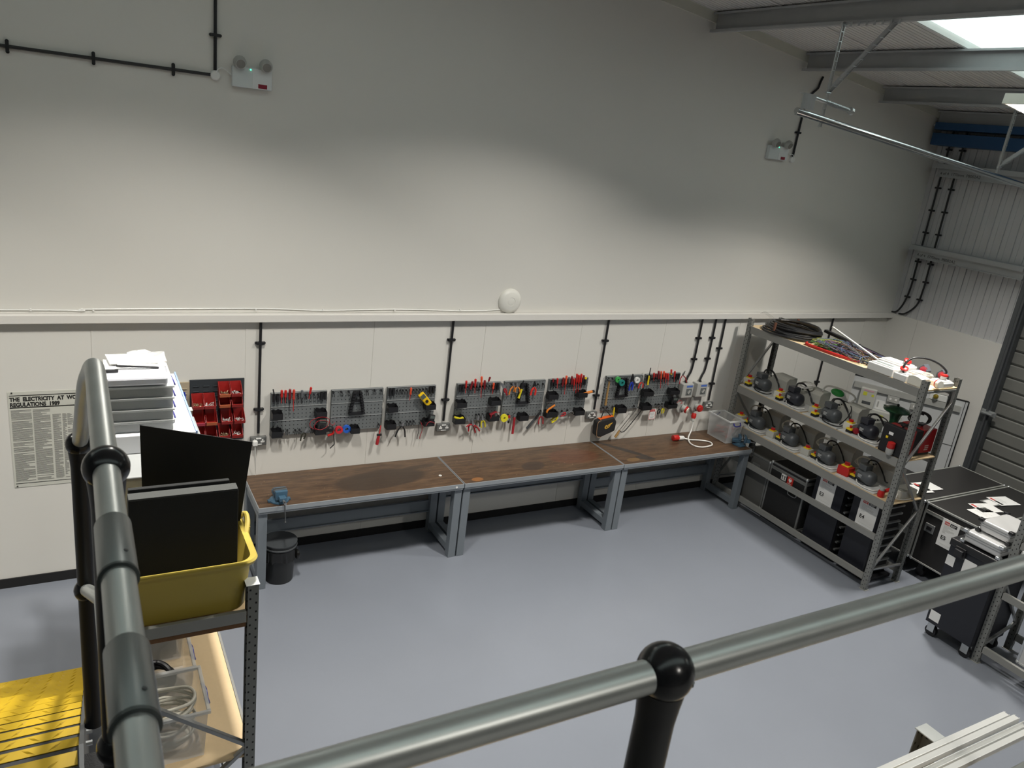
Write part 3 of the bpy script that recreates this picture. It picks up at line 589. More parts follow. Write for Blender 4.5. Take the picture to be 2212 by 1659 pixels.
for x, z, h, l in ((.568, 1.296, .05, 'short bright key-like bit on the left clip, leftmost tool board'), (.607, 1.292, .085, 'longer bright bit hanging right of the short one, leftmost tool board')):
    g = G(); g.tube([(x, -.065, z), (x + .002, -.065, z - h * .4)], .004, 8); g.tube([(x + .002, -.065, z - h * .4), (x + .004, -.065, z - h)], [.010, .002], 8); tg(g.done('drill_bit', M_steel, smooth=True), l, 'drill bit')
for x, x2, m, l in ((1.937, 1.93, M_black, 'thin black test lead hanging under the third tool board'), (1.973, 1.96, HM, 'thin red test lead hanging under the third tool board')):
    g = G(); g.tube(smoothpath([(1.955, -.06, 1.28), (x, -.07, 1.243), (x + .004, -.07, 1.18), (x2, -.07, 1.12)], 6) + [Vector((x2, -.07, 1.095))], .0035, 6); tg(g.done('test_lead', m, smooth=True), l, 'test lead')
g = G(); g.bx((2.36, -.085, 1.302), (.07, .03, .02), ry=.35); g.bx((2.405, -.09, 1.296), (.05, .03, .02), ry=-.4); tg(g.done('tape_measure', HY, bevel=.005), 'yellow tool lying in the bottom left bin of the fourth tool board', 'tool')
t = thing('pull_saw', 'slanting saw with yellow handle and black blade, fifth tool board', 'saw', (3.1, -.08, 1.481)); g = G(); g.tube([(3.077, -.085, 1.483), (3.09, -.085, 1.53), (3.103, -.085, 1.585)], [.014, .011, .012], 8); g.done('handle', HY, t, smooth=True); g = G(); g.bar((3.103, -.08, 1.58), (3.117, -.075, 1.681), .016, .003, (0, 1, 0)); g.done('blade', M_black, t)
t = thing('spirit_level', 'thin red spirit level hanging below the fifth tool board', 'spirit level', (3.07, -.06, 1.055)); g = G(); g.box(3.058, 3.082, -.075, -.06, 1.055, 1.25); g.done('body', HM, t, bevel=.002); g = G(); g.lathe([(.016, 0), (.016, .012), (.001, .012)], (3.072, -.06, 1.275), (0, -1, 0), 14); g.box(3.066, 3.078, -.07, -.06, 1.245, 1.265); g.done('eye', M_steel, t)
t = thing('torch', 'short red torch with a white band, below the yellow tape', 'torch', (2.998, -.07, 1.19)); g = G(); g.lathe([(.010, 0), (.012, .03), (.012, .055)], (2.999, -.07, 1.19), n=10); g.done('tail', M_black, t, smooth=True); g = G(); g.box(2.985, 3.012, -.078, -.062, 1.222, 1.248); g.done('band', M_white, t); g = G(); g.lathe([(.013, 0), (.013, .03)], (2.998, -.07, 1.25), n=10); g.done('head', HM, t, smooth=True)
t = thing('hand_file', 'wide black sheet metal file slanting below the fifth tool board', 'file', (3.3, -.06, 1.1)); g = G(); g.bar((3.345, -.06, 1.215), (3.25, -.06, 1.098), .032, .006, (0, 1, 0)); g.done('blade', M_dgrey, t); g = G(); g.tube([(3.345, -.062, 1.215), (3.395, -.062, 1.285)], [.014, .011], 8); g.done('handle', M_black, t, smooth=True)
t = thing('utility_knife', 'orange and black knife lying in the bin, sixth tool board', 'knife', (3.98, -.1, 1.48)); g = G(); g.tube([(3.905, -.09, 1.487), (3.96, -.10, 1.50), (4.03, -.11, 1.517)], [.004, .015, .017], 8); g.done('handle', HO, t, smooth=True); g = G(); g.tube([(4.03, -.11, 1.517), (4.055, -.112, 1.522)], .018, 8); g.done('end_cap', M_black, t, smooth=True)
t = thing('hand_saw', 'orange-handled saw standing in the bottom bin, sixth tool board', 'saw', (3.5, -.08, 1.28)); g = G(); g.tube(smoothpath([(3.468, -.085, 1.285), (3.478, -.085, 1.315), (3.52, -.085, 1.345), (3.565, -.085, 1.372)], 5), .011, 8); g.done('handle', HO, t, smooth=True); g = G(); g.bx((3.54, -.09, 1.28), (.10, .02, .012), ry=.1); g.done('blade', M_black, t)
t = thing('hammer', 'hammer with long wooden handle on the seventh tool board', 'hammer', (4.285, -.06, 1.315)); g = G(); g.tube([(4.288, -.065, 1.625), (4.286, -.065, 1.47), (4.29, -.065, 1.317)], [.010, .012, .015], 10); g.done('handle', mat('hammer wood', (.42, .25, .09), .5, noise=.1, nscale=30), t, smooth=True); g = G(); g.cyl((4.288, -.10, 1.628), (4.288, -.035, 1.628), .013, n=10); g.done('head', M_dgrey, t)
g = G(); g.tube([(4.426, -.075, 1.167), (4.421, -.075, 1.22), (4.418, -.075, 1.282)], [.008, .012, .009], 8); tg(g.done('yellow_knife', M_yellow, smooth=True), 'slim yellow knife hanging right of the black bag', 'knife')
# hacksaw
t = thing('hacksaw', 'hacksaw with tubular black frame and wooden handle slanting to the bench', 'hacksaw', (4.53, -.08, .90))
g = G(); g.tube(smoothpath([(4.552, -.08, .985), (4.572, -.08, .965), (4.60, -.08, .955), (4.65, -.08, .985), (4.77, -.08, 1.135), (4.825, -.08, 1.215), (4.825, -.08, 1.245), (4.79, -.08, 1.268), (4.765, -.08, 1.265)], 5), .0055, 8); g.done('frame', M_black, t, smooth=True)
g = G(); g.bar((4.552, -.08, .985), (4.768, -.08, 1.262), .010, .002, (0, 1, 0)); g.done('blade', M_steel, t)
g = G(); g.tube([(4.503, -.08, .896), (4.525, -.08, .93), (4.552, -.08, .983)], [.015, .016, .010], 10); g.done('handle', mat('hammer wood', (.42, .25, .09), .5), t, smooth=True)
# bag
t = thing('zip_bag', 'black zipped case with orange trim hanging under the seventh tool board', 'case', (4.30, -.10, .95))
M_bag = mat('bag fabric', (.013, .013, .014), .8, bump=.1, bscale=300)
P = [(4.165, .965), (4.24, .945), (4.43, 1.01), (4.435, 1.13), (4.385, 1.19), (4.215, 1.165), (4.155, 1.14)]
g = G(); g.prism(P, 'y', -.15, -.05); g.done('shell', M_bag, t, bevel=.02, seg=4)
g = G(); g.tube(smoothpath([(4.235, -.148, .950), (4.172, -.149, .970), (4.160, -.149, 1.13), (4.205, -.148, 1.158)], 5), .0025, 6); g.done('tan_piping', mat('tan piping', (.50, .30, .16), .6), t, smooth=True)
g = G(); g.bar((4.20, -.10, 1.164), (4.39, -.10, 1.192), .055, .006, (0, 0, 1)); g.done('orange_zip', M_orange, t)
g = G(); g.tube(smoothpath([(4.225, -.10, 1.16), (4.265, -.08, 1.235), (4.29, -.07, 1.262), (4.32, -.08, 1.24), (4.37, -.10, 1.185)], 5), .007, 6); g.done('handle', M_bag, t, smooth=True)
lg = mat('orange print', (.85, .30, .02), .6)
g = G(); g.prism([(4.262, 1.062), (4.272, 1.092), (4.292, 1.100), (4.302, 1.090), (4.318, 1.108), (4.368, 1.126), (4.374, 1.122), (4.345, 1.098), (4.335, 1.072), (4.300, 1.052), (4.278, 1.048), (4.272, 1.060)], 'y', -.1525, -.1505); g.done('logo_emblem', mat('gold print', (.62, .36, .05), .5), t)
g = G(); g.prism([(4.284, 1.066), (4.292, 1.084), (4.302, 1.074), (4.296, 1.062)], 'y', -.1530, -.1525); g.prism([(4.312, 1.072), (4.320, 1.092), (4.330, 1.094), (4.322, 1.074)], 'y', -.1530, -.1525); g.done('logo_cutout', M_bag, t)
# danger tag
t = thing('warning_tag', 'white warning tag with red hatched border hanging below the rightmost board', 'tag', (5.02, -.07, 1.085))
g = G(); g.box(4.972, 5.072, -.072, -.070, 1.085, 1.225); g.done('card', M_paper, t)
g = G()
for k in range(7):
    z = 1.09 + .019 * k; g.prism([(4.974, z), (4.981, z + .003), (4.981, z + .013), (4.974, z + .010)], 'y', -.0735, -.072); g.prism([(5.063, z), (5.070, z + .003), (5.070, z + .013), (5.063, z + .010)], 'y', -.0735, -.072)
for k in range(6):
    x = 4.984 + .013 * k; g.prism([(x, 1.087), (x + .008, 1.087), (x + .005, 1.094), (x - .003, 1.094)], 'y', -.0735, -.072)
    g.prism([(x, 1.188), (x + .009, 1.188), (x - .003, 1.222), (x - .012, 1.222)], 'y', -.0735, -.072)
g.done('red_hatching', M_red, t)
g = G()
for z, w_ in ((1.17, .05), (1.155, .06), (1.142, .03), (1.12, .06), (1.108, .045)): g.box(5.022 - w_ / 2, 5.022 + w_ / 2, -.0735, -.072, z, z + .004)
g.done('printed_lines', M_greyp, t)
# ---------------- sockets ----------------
def socket(cx, cz, label, double=True, plane='y', p=0, m=None):
    # plane 'y': on the back wall; plane 'x': on a wall facing -x at x = p
    W_ = .146 if double else .086
    t = thing('double_socket' if double else 'single_socket', label, 'socket', (cx, p, cz) if plane == 'y' else (p, cx, cz), 'metal clad sockets' if not m else None)
    def B(g, a0, a1, d0, d1, z0, z1):
        if plane == 'y': g.box(cx + a0, cx + a1, p - d1, p - d0, cz + z0, cz + z1)
        else: g.box(p - d1, p - d0, cx - a1, cx - a0, cz + z0, cz + z1)
    g = G(); B(g, -W_ / 2, W_ / 2, 0, .04, -.043, .043); g.done('back_box', m or mat('socket metal', (.20, .205, .20), .45, .5), t, bevel=.006)
    for s in ((-.036, .036) if double else (0,)):
        g = G(); B(g, s - .018, s + .018, .04, .044, -.012, .004); B(g, s - .006, s + .006, .04, .044, .004, .022); g.done('outlet', M_white, t)
    for s in ((-.012, .012) if double else (0,)):
        g = G(); B(g, s - .011, s + .011, .04, .046, .024, .036) if double else B(g, .022, .036, .04, .046, .01, .03); g.done('switch', M_white, t)
    g = G(); B(g, -.03, .03, .04, .043, -.034, -.026); g.done('label_strip', M_white, t)
    return t
socket(.343, 1.195, 'grey double socket at the left bench end with a white plug in it')
t = thing('mains_plug', 'white plug with trailing lead in the socket at the left bench end', 'plug', (.30, -.06, 1.19))
g = G(); g.box(.283, .328, -.085, -.045, 1.165, 1.215); g.done('plug_body', M_white, t, bevel=.008)
g = G(); g.tube(smoothpath([(.305, -.07, 1.168), (.308, -.07, 1.10), (.318, -.05, 1.0), (.325, -.03, .9), (.327, -.012, .8)], 6), .004, 6); g.done('lead', M_white, t, smooth=True)
socket(2.235, 1.185, 'grey double socket between the third and fourth tool boards')
socket(4.135, 1.19, 'grey double socket left of the black zipped case')
socket(5.965, 1.20, 'grey double socket nearest the motor rack')
# ---------------- isolators ----------------
def isolator(x0, label, plugged):
    t = thing('industrial_isolator', label, 'isolator', (x0 + .11, -.03, 1.12), 'grey isolators with red sockets')
    m = mat('isolator grey', (.42, .42, .40), .45)
    g = G(); g.box(x0, x0 + .175, -.10, -.0, 1.35, 1.53); g.done('switch_box', m, t, bevel=.008)
    g = G(); g.box(x0 + .062, x0 + .15, -.104, -.10, 1.385, 1.47); g.done('window', mat('isolator window', (.14, .15, .15), .25), t, bevel=.002)
    g = G(); g.bx((x0 + .105, -.108, 1.43), (.018, .012, .05), ry=.6); g.done('rotary_switch', M_greyp, t)
    g = G(); g.box(x0 + .06, x0 + .155, -.102, -.10, 1.488, 1.512); g.done('blue_label', mat('blue label', (.08, .16, .50), .5), t)
    P = [(x0 + .02, 1.345), (x0 + .16, 1.345), (x0 + .165, 1.22), (x0 + .13, 1.13), (x0 + .05, 1.13), (x0 - .0, 1.20)]
    g = G(); g.prism(P, 'y', -.05, 0); g.done('socket_plate', m, t, bevel=.01)
    g = G(); c = Vector((x0 + .095, -.05, 1.205)); ax = Vector((.45, -.85, -.22)) if plugged else Vector((.1, -.95, -.1)); g.lathe([(.038, 0), (.038, .05)], c, ax, 20); g.done('socket_body', m, t, smooth=True)
    g = G(); g.lathe([(.038, .05), (.046, .052), (.046, .075), (.040, .078)], c, ax, 22); g.done('red_collar', M_red, t, smooth=True)
    g = G(); g.lathe([(.04, .077), (.036, .088), (.001, .09)], c, ax, 22); g.done('flap', M_cream if plugged else M_red, t, smooth=True)
    g = G(); g.bx((x0 + .13, -.055, 1.275), (.018, .02, .03)); g.done('latch', M_steel, t)
    g = G(); g.cyl((x0 + .09, -.04, 1.53), (x0 + .085, -.03, 1.565), .018, .012); g.done('gland', M_black, t, smooth=True)
isolator(5.41, 'left grey isolator with a red socket and a plugged white lead', True)
isolator(5.645, 'right grey isolator with an empty red socket', False)
t = thing('extension_lead', 'white lead with red plugs looping from the wall down onto the bench', 'lead', (5.9, -.3, .85))
W3 = mat('white flex', (.80, .79, .76), .4)
g = G(); g.tube(smoothpath([(5.62, -.165, 1.06), (5.625, -.17, 1.0), (5.60, -.19, .93), (5.52, -.25, .875), (5.46, -.36, .852), (5.47, -.46, .85), (5.56, -.50, .85), (5.72, -.47, .85), (5.76, -.38, .85), (5.66, -.31, .852), (5.54, -.28, .856), (5.50, -.265, .862), (5.46, -.245, .865)], 8), .009, 10); g.done('flex', W3, t, smooth=True)
g = G(); g.lathe([(.028, 0), (.034, .04), (.026, .06), (.02, .075)], (5.655, -.13, 1.145), (-.3, -.25, -.9), 16); g.done('plug_body', M_red, t, smooth=True)
g = G(); g.lathe([(.022, 0), (.024, .03), (.012, .035)], (5.63, -.152, 1.083), (-.2, -.25, -.9), 14); g.done('cable_gland', M_greyp, t, smooth=True)
g = G(); g.lathe([(.012, 0), (.026, .02), (.030, .09)], (5.46, -.245, .875), (-.98, .12, 0), 16); g.done('white_coupler', M_white, t, smooth=True)
g = G(); g.lathe([(.032, .09), (.038, .10), (.036, .17), (.028, .172)], (5.46, -.245, .879), (-.98, .12, 0), 18); g.done('red_plug', M_red, t, smooth=True)
# ---------------- poster ----------------
t = thing('regulations_poster', 'large printed regulations poster pinned low on the left of the wall', 'poster', (-1.3, -.004, .925))
PX0, PX1, PZ0, PZ1 = -1.6, -.78, .935, 1.775
g = G(); g.box(PX0, PX1, -.004, -.001, PZ0, PZ1); g.done('sheet', mat('poster paper', (.60, .60, .54), .5), t)
for za, zb in ((PZ1 - .035, PZ1 - .029), (PZ1 - .139, PZ1 - .131), (PZ0 + .033, PZ0 + .037)): g = G(); g.box(PX0 + .01, PX1 - .01, -.0055, -.004, za, zb); g.done('rule_line', M_ink, t)
Mx = lambda x, z: frame3((x, -.0045, z), (1, 0, 0), (0, 0, 1))
text('THE  ELECTRICITY  AT  WORK', .047, M_ink, Mx(PX0 + .012, PZ1 - .080), t, 'heading', bold=.0022, sx=.80)
text('REGULATIONS  1989', .047, M_ink, Mx(PX0 + .012, PZ1 - .126), t, 'heading', bold=.0022, sx=.80)
g = G(); rnd = random.Random(3)
for cx, cw, zs in ((.015, .14, 1), (.165, .12, 1), (.30, .06, 0), (.37, .03, 0), (.405, .04, 0), (.46, .12, 1), (.60, .12, 1)):
    z = PZ1 - .16 - (.0 if zs else .05)
    while z > PZ0 + .05:
        if rnd.random() > .07: g.box(PX0 + cx, PX0 + cx + cw * (1 if rnd.random() > .25 else rnd.uniform(.4, .9)), -.0052, -.004, z, z + .0035)
        z -= .0088
g.done('small_print', mat('grey print', (.16, .16, .15), .7), t, kind='stuff')
g = G()
for x, z in ((PX0 + .03, PZ1 - .008), (PX0 + .02, PZ0 + .012)): g.sph((x, -.006, z), .006)
g.done('pin', M_ink, t)

# ---------------- workbenches ----------------
def wood_mat(name, stains):
    m = mat(name, (.115, .058, .028), .42); nt, b = ptree(m); N = nt.nodes.new; L = nt.links.new
    tc = N('ShaderNodeTexCoord'); mp = N('ShaderNodeMapping'); L(tc.outputs['Object'], mp.inputs[0]); mp.inputs['Scale'].default_value = (1.5, 9, 9)
    n1 = N('ShaderNodeTexNoise'); n1.inputs['Scale'].default_value = 3; n1.inputs['Detail'].default_value = 10; n1.inputs['Roughness'].default_value = .7; L(mp.outputs[0], n1.inputs['Vector'])
    cr = N('ShaderNodeValToRGB'); e = cr.color_ramp.elements; e[0].position = .35; e[0].color = (.050, .028, .016, 1); e[1].position = .68; e[1].color = (.135, .078, .042, 1)
    L(n1.outputs['Fac'], cr.inputs[0]); col = cr.outputs[0]
    n2 = N('ShaderNodeTexNoise'); n2.inputs['Scale'].default_value = 42; n2.inputs['Detail'].default_value = 8; L(tc.outputs['Object'], n2.inputs['Vector'])
    g2 = N('ShaderNodeMath'); g2.operation = 'GREATER_THAN'; g2.inputs[1].default_value = .72; L(n2.outputs['Fac'], g2.inputs[0])
    mx = N('ShaderNodeMix'); mx.data_type = 'RGBA'; mx.inputs[7].default_value = (.34, .24, .15, 1); L(col, mx.inputs[6]); L(g2.outputs[0], mx.inputs[0]); col = mx.outputs[2]
    for cx, cy, rx, ry, ang, c, k in stains:
        mp2 = N('ShaderNodeMapping'); mp2.vector_type = 'TEXTURE'; mp2.inputs['Location'].default_value = (cx, cy, 0); mp2.inputs['Rotation'].default_value = (0, 0, ang); mp2.inputs['Scale'].default_value = (rx, ry, 1000)
        n3 = N('ShaderNodeTexNoise'); n3.inputs['Scale'].default_value = 6; L(tc.outputs['Object'], n3.inputs['Vector'])
        ad = N('ShaderNodeVectorMath'); ad.operation = 'MULTIPLY_ADD'; ad.inputs[1].default_value = (.04, .04, 0); L(n3.outputs['Color'], ad.inputs[0]); L(tc.outputs['Object'], ad.inputs[2]); L(ad.outputs[0], mp2.inputs[0])
        ln = N('ShaderNodeVectorMath'); ln.operation = 'LENGTH'; L(mp2.outputs[0], ln.inputs[0])
        mr = N('ShaderNodeMapRange'); mr.inputs[1].default_value = 1.0; mr.inputs[2].default_value = .82; mr.inputs[3].default_value = 0; mr.inputs[4].default_value = k; L(ln.outputs['Value'], mr.inputs[0])
        mx = N('ShaderNodeMix'); mx.data_type = 'RGBA'; mx.inputs[7].default_value = (*c, 1); L(col, mx.inputs[6]); L(mr.outputs[0], mx.inputs[0]); col = mx.outputs[2]
    L(col, b.inputs['Base Color']); return m
BD = .69
def bench(x0, x1, wood, label, panel):
    t = thing('workbench', label, 'workbench', ((x0 + x1) / 2, -BD / 2, 0), 'steel workbenches along the wall')
    g = G(); g.box(x0 + .006, x1 - .006, -BD + .006, -.016, .80, .84); g.done('wooden_top', wood, t)
    g = G(); g.box(x0 + .002, x1 - .002, -BD - .002, -BD + .006, .797, .841); g.box(x0 + .001, x0 + .008, -BD + .006, -.012, .797, .842); g.box(x1 - .008, x1 - .001, -BD + .006, -.012, .797, .842); g.box(x0 + .008, x1 - .008, -BD + .006, -.03, .775, .80)
    g.done('steel_edge', mat('grey bench edge', (.30, .325, .35), .45, .15, noise=.04), t, bevel=.002)
    for xa in (x0 + .005, x1 - .085):
        for ya, yb in ((-BD + .025, -BD + .105), (-.13, -.05)):
            g = G(); g.box(xa, xa + .08, ya, yb, 0, .775); g.done('leg', M_benchm, t, bevel=.003)
        for za, zb in ((.05, .12), (.71, .775)): g = G(); g.box(xa + .005, xa + .075, -BD + .105, -.13, za, zb); g.done('side_rail', M_benchm, t, bevel=.003)
    g = G(); za, zb = panel; g.box(x0 + .085, x1 - .085, -.085, -.08, za, zb); g.box(x0 + .085, x1 - .085, -.10, -.07, za, za + .01); g.box(x0 + .085, x1 - .085, -.10, -.07, zb, zb + .01); g.done('rear_panel', M_benchm, t)
OX = -1.22   # object origins sit at the bench centre
bench(.218, 2.214, wood_mat('bench wood one', [(.25, 0 - .02 + .0, .53, .215, .1, (.034, .022, .015), .8), (.72, .16, .2, .05, .1, (.03, .02, .014), .6)]), 'left workbench with dark brown top and a large oval stain', (.24, .365))
bench(2.220, 4.202, wood_mat('bench wood two', [(-.80, -.26, .07, .042, 0, (.26, .11, .035), .9), (-.05, -.10, .17, .10, .2, (.035, .025, .02), .7), (.55, .02, .35, .2, 0, (.13, .04, .022), .4)]), 'middle workbench with a reddish brown top and an orange spot', (.385, .55))
bench(4.208, 6.20, wood_mat('bench wood three', [(-.70, .02, .40, .045, -.95, (.03, .026, .024), .85), (-.60, -.22, .13, .05, -.5, (.03, .026, .024), .8), (-.78, -.23, .10, .05, .1, (.20, .12, .05), .6)]), 'right workbench with a dark diagonal stain, beside the rack', (.24, .365))
g = G(); g.lathe([(.016, 0), (.016, .006), (.006, .006), (.005, .004)], (2.05, -.457, .841), n=18); tg(g.done('washer', M_white, smooth=True), 'small round white washer lying on the left workbench', 'washer')
g = G(); g.lathe([(.011, 0), (.011, .003)], (2.13, -.692, .815), (0, -1, 0), 12); tg(g.done('rivet_plug', M_white), 'tiny white dot on the front edge of the left workbench', 'plug')
# vises
def vise(x, y, rz, label):
    t = thing('bench_vise', label, 'vise', (x, y, .842), 'blue bench vises', rz=0)
    M = Matrix.Translation((x, y, .842)) @ Euler((0, 0, rz)).to_matrix().to_4x4(); mb = mat('vise blue', (.06, .13, .20), .4, .1, noise=.1, nscale=30); P = lambda a, b, c: M @ Vector((a, b, c))
    g = G(); g.lathe([(.085, 0), (.085, .012), (.055, .02), (.05, .035)], P(0, .0, 0), n=24); g.box(-.10, .10, -.02, .02, 0, .014, M); g.done('base', mb, t, smooth=True)
    g = G(); g.box(-.045, .045, -.01, .095, .035, .075, M); g.box(-.055, .055, -.01, .022, .07, .125, M); g.done('fixed_jaw', mb, t, bevel=.006)
    g = G(); g.prism([(-.05, .04), (.05, .04), (.055, .125), (-.055, .125)], 'y', -.075, -.045, M); g.box(-.03, .03, -.13, -.05, .045, .085, M); g.done('moving_jaw', mb, t, bevel=.006)
    g = G(); g.box(-.056, .056, -.046, -.036, .105, .132, M); g.box(-.056, .056, -.018, -.008, .105, .132, M); g.done('jaw_plate', M_steel, t)
    g = G(); g.tube([P(0, -.20, .06), P(0, -.02, .06)], .011, 10); g.done('screw', M_steel, t, smooth=True)
    g = G(); g.tube([P(-.005, -.19, .075), P(.005, -.195, -.12)], .0055, 8); g.sph(P(.005, -.195, -.12), .010, 8); g.sph(P(-.005, -.19, .077), .010, 8); g.done('tommy_bar', M_dgrey, t, smooth=True)
vise(.42, -.58, .05, 'blue bench vise at the left end of the workbenches')
vise(6.13, -.52, .9, 'blue bench vise at the right end of the workbenches')
g = G(); g.lathe([(.018, 0), (.02, .03), (.012, .045)], (6.02, -.53, .98), n=10)
# clear plastic box helper
M_clear = mat('clear polypropylene', (.74, .76, .77), .22, alpha=.34)
M_clear2 = mat('milky polypropylene', (.70, .72, .72), .3, alpha=.5)
def clear_box(x0, x1, y0, y1, z0, h, label, cat='box', group=None, handles='y', lid=False, hm=None, m=None):
    t = thing('clear_storage_box', label, cat, ((x0 + x1) / 2, (y0 + y1) / 2, z0), group); e = .018; m = m or M_clear
    g = G(); A = [(x0 + e, y0 + e), (x1 - e, y0 + e), (x1 - e, y1 - e), (x0 + e, y1 - e)]; B = [(x0, y0), (x1, y0), (x1, y1), (x0, y1)]
    g.face([(p[0], p[1], z0 + .004) for p in A])
    for i in range(4):
        j = (i + 1) % 4; g.face([(*A[i], z0 + .004), (*A[j], z0 + .004), (*B[j], z0 + h), (*B[i], z0 + h)])
    g.done('tub', m, t)
    g = G()
    for a, b, c, d in ((x0 - .012, x1 + .012, y0 - .012, y0 + .006), (x0 - .012, x1 + .012, y1 - .006, y1 + .012), (x0 - .012, x0 + .006, y0 + .006, y1 - .006), (x1 - .006, x1 + .012, y0 + .006, y1 - .006)): g.box(a, b, c, d, z0 + h - .018, z0 + h)
    g.done('rim', M_clear2, t, bevel=.003)
    if lid:
        g = G(); g.box(x0 - .01, x1 + .01, y0 - .01, y1 + .01, z0 + h, z0 + h + .012); g.done('lid', M_clear2, t, bevel=.004)
    for s in ((0, 1) if handles else ()):
        g = G()
        if handles == 'y':
            yy = y0 - .02 if s == 0 else y1 + .02; xm = (x0 + x1) / 2; g.tube(smoothpath([(xm - .055, yy + (.02 if s == 0 else -.02), z0 + h - .03), (xm - .05, yy, z0 + h - .06), (xm, yy, z0 + h - .07), (xm + .05, yy, z0 + h - .06), (xm + .055, yy + (.02 if s == 0 else -.02), z0 + h - .03)], 4), .008, 6)
        else:
            xx = x0 - .02 if s == 0 else x1 + .02; ym = (y0 + y1) / 2; g.tube(smoothpath([(xx + (.02 if s == 0 else -.02), ym - .06, z0 + h - .02), (xx, ym - .055, z0 + h - .06), (xx, ym, z0 + h - .075), (xx, ym + .055, z0 + h - .06), (xx + (.02 if s == 0 else -.02), ym + .06, z0 + h - .02)], 4), .008, 6)
        g.done('handle', hm or mat('navy handle', (.03, .03, .22), .4), t, smooth=True)
    return t
clear_box(5.93, 6.175, -.485, -.115, .842, .31, 'clear plastic box standing at the right end of the workbenches', handles='y')
rn = random.Random(5); t = thing('wire_offcuts', 'tangle of dark and red wire offcuts inside the clear box on the bench', 'wires', (6.05, -.3, .85))
for m in (M_greyp, M_red, M_black):
    g = G(); pts = [(rn.uniform(5.97, 6.14), rn.uniform(-.44, -.15), .87 + rn.uniform(0, .16)) for _ in range(14)]; g.tube(smoothpath(pts, 4), .0025, 5); g.done('wire', m, t)
# bucket with liner
t = thing('black_bucket', 'round black waste bucket with a liner under the left workbench', 'bucket', (.455, -.52, 0))
g = G(); g.lathe([(.122, 0), (.126, .002), (.142, .30), (.150, .34), (.150, .40), (.143, .40), (.137, .30), (.118, .01), (.001, .008)], (.455, -.52, 0), n=36); g.done('body', mat('bucket black', (.016, .017, .018), .4), t, smooth=True)
g = G(); g.lathe([(.1505, .352), (.158, .356), (.158, .366), (.1505, .37)], (.455, -.52, 0), n=36); g.lathe([(.1505, .392), (.156, .395), (.156, .405), (.146, .405)], (.455, -.52, 0), n=36); g.done('rim_band', mat('bucket rim', (.05, .055, .06), .4), t, smooth=True)
g = G(); rn = random.Random(2); n = 40; R1 = g._v([(.455 + (.150 + rn.uniform(0, .006)) * math.cos(2 * PI * i / n), -.52 + (.150 + rn.uniform(0, .006)) * math.sin(2 * PI * i / n), .345) for i in range(n)]); R2 = g._v([(.455 + (.146 + rn.uniform(0, .022)) * math.cos(2 * PI * i / n), -.52 + (.146 + rn.uniform(0, .022)) * math.sin(2 * PI * i / n), .25 + rn.uniform(-.03, .02)) for i in range(n)]); g.skin([R1, R2], caps=False); g.done('bin_liner', mat('bin liner', (.01, .01, .01), .15), t, smooth=False)
g = G(); g.sph((.60, -.60, .27), .045, 10, (.5, 1, 1.1)); g.done('liner_knot', mat('bin liner', (.01, .01, .01), .15), t)
g = G(); g.box(.43, .47, -.386, -.385, .31, .345); g.done('label', M_paper, t)
# ---------------- louvred panels and red bins ----------------
def louvre(x0, x1, z0, z1, m, label, cols):
    t = thing('louvre_panel', label, 'louvre panel', ((x0 + x1) / 2, -.01, z0))
    g = G(); g.box(x0, x1, -.016, -.012, z0, z1); g.box(x0, x1, -.012, -.0, z0, z0 + .004); g.box(x0, x1, -.012, 0, z1 - .004, z1); g.done('plate', m, t)
    z = z1 - .055
    while z > z0 + .03:
        for cx in cols:
            g = G(); g.prism([(-.016, z), (-.024, z - .002), (-.024, z - .007), (-.016, z - .010)], 'x', cx - .026, cx + .026); g.done('louvre', m, t)
        z -= .048
louvre(-.25, .21, 1.225, 1.817, mat('slate louvre steel', (.045, .052, .06), .45, .3), 'dark grey louvred panel carrying the red bins', [-.20, -.115, -.03, .065, .15])
louvre(-.40, -.252, 1.225, 1.80, mat('tan louvre steel', (.42, .35, .25), .5), 'tan louvred panel partly behind the pile on the left rack', [-.30, -.36])
def parts_bin(x0, z0, m, lipm, label, fill, grp, w_=.095, h=.115, d=.12):
    t = thing('parts_bin', label, 'bin', (x0 + w_ / 2, -.03, z0), grp); x1 = x0 + w_; T = .003; yb = -.022; yf = yb - d
    side = [(yb, z0), (yf + .012, z0), (yf, z0 + .03), (yf + .012, z0 + .045), (yf + .045, z0 + .075), (yb - .01, z0 + h), (yb, z0 + h)]
    g = G(); g.prism(side, 'x', x0, x0 + T); g.prism(side, 'x', x1 - T, x1); g.box(x0 + T, x1 - T, yf + .014, yb, z0, z0 + T); g.box(x0 + T, x1 - T, yb - T, yb, z0 + T, z0 + h); g.done('bin_body', m, t)
    g = G(); g.prism([(yf + .012, z0), (yf, z0 + .03), (yf + .004, z0 + .032), (yf + .016, z0)], 'x', x0 + T, x1 - T); g.done('front_lip', lipm, t)
    if fill:
        f = G(); r2 = random.Random(int(x0 * 1000 + z0 * 77))
        for k in range(26):
            c = Vector((r2.uniform(x0 + .014, x1 - .014), r2.uniform(yf + .025, yb - .02), z0 + .018 + r2.uniform(0, .014))); v = Vector((r2.uniform(-1, 1), r2.uniform(-1, 1), r2.uniform(-.3, .6))).normalized() * .009
            f.tube([c - v, c + v], .0028, 5)
        o = f.done('small_fixings', mat(*(('brass fixings', (.45, .38, .24), .35, .7) if fill == 1 else ('pale fixings', (.62, .62, .60), .4, .3)))); o['label'] = fill_label(label); o['category'] = 'fixings'; o['kind'] = 'stuff'
def fill_label(l): return 'loose screws and plugs in the ' + l.split(',')[0]
M_bin = mat('red bin', (.36, .018, .016), .4); M_binl = mat('orange bin lip', (.62, .16, .06), .4); M_pink = mat('pinkish bin lip', (.50, .05, .09), .4)
gb = 'red parts bins on the louvred panel'
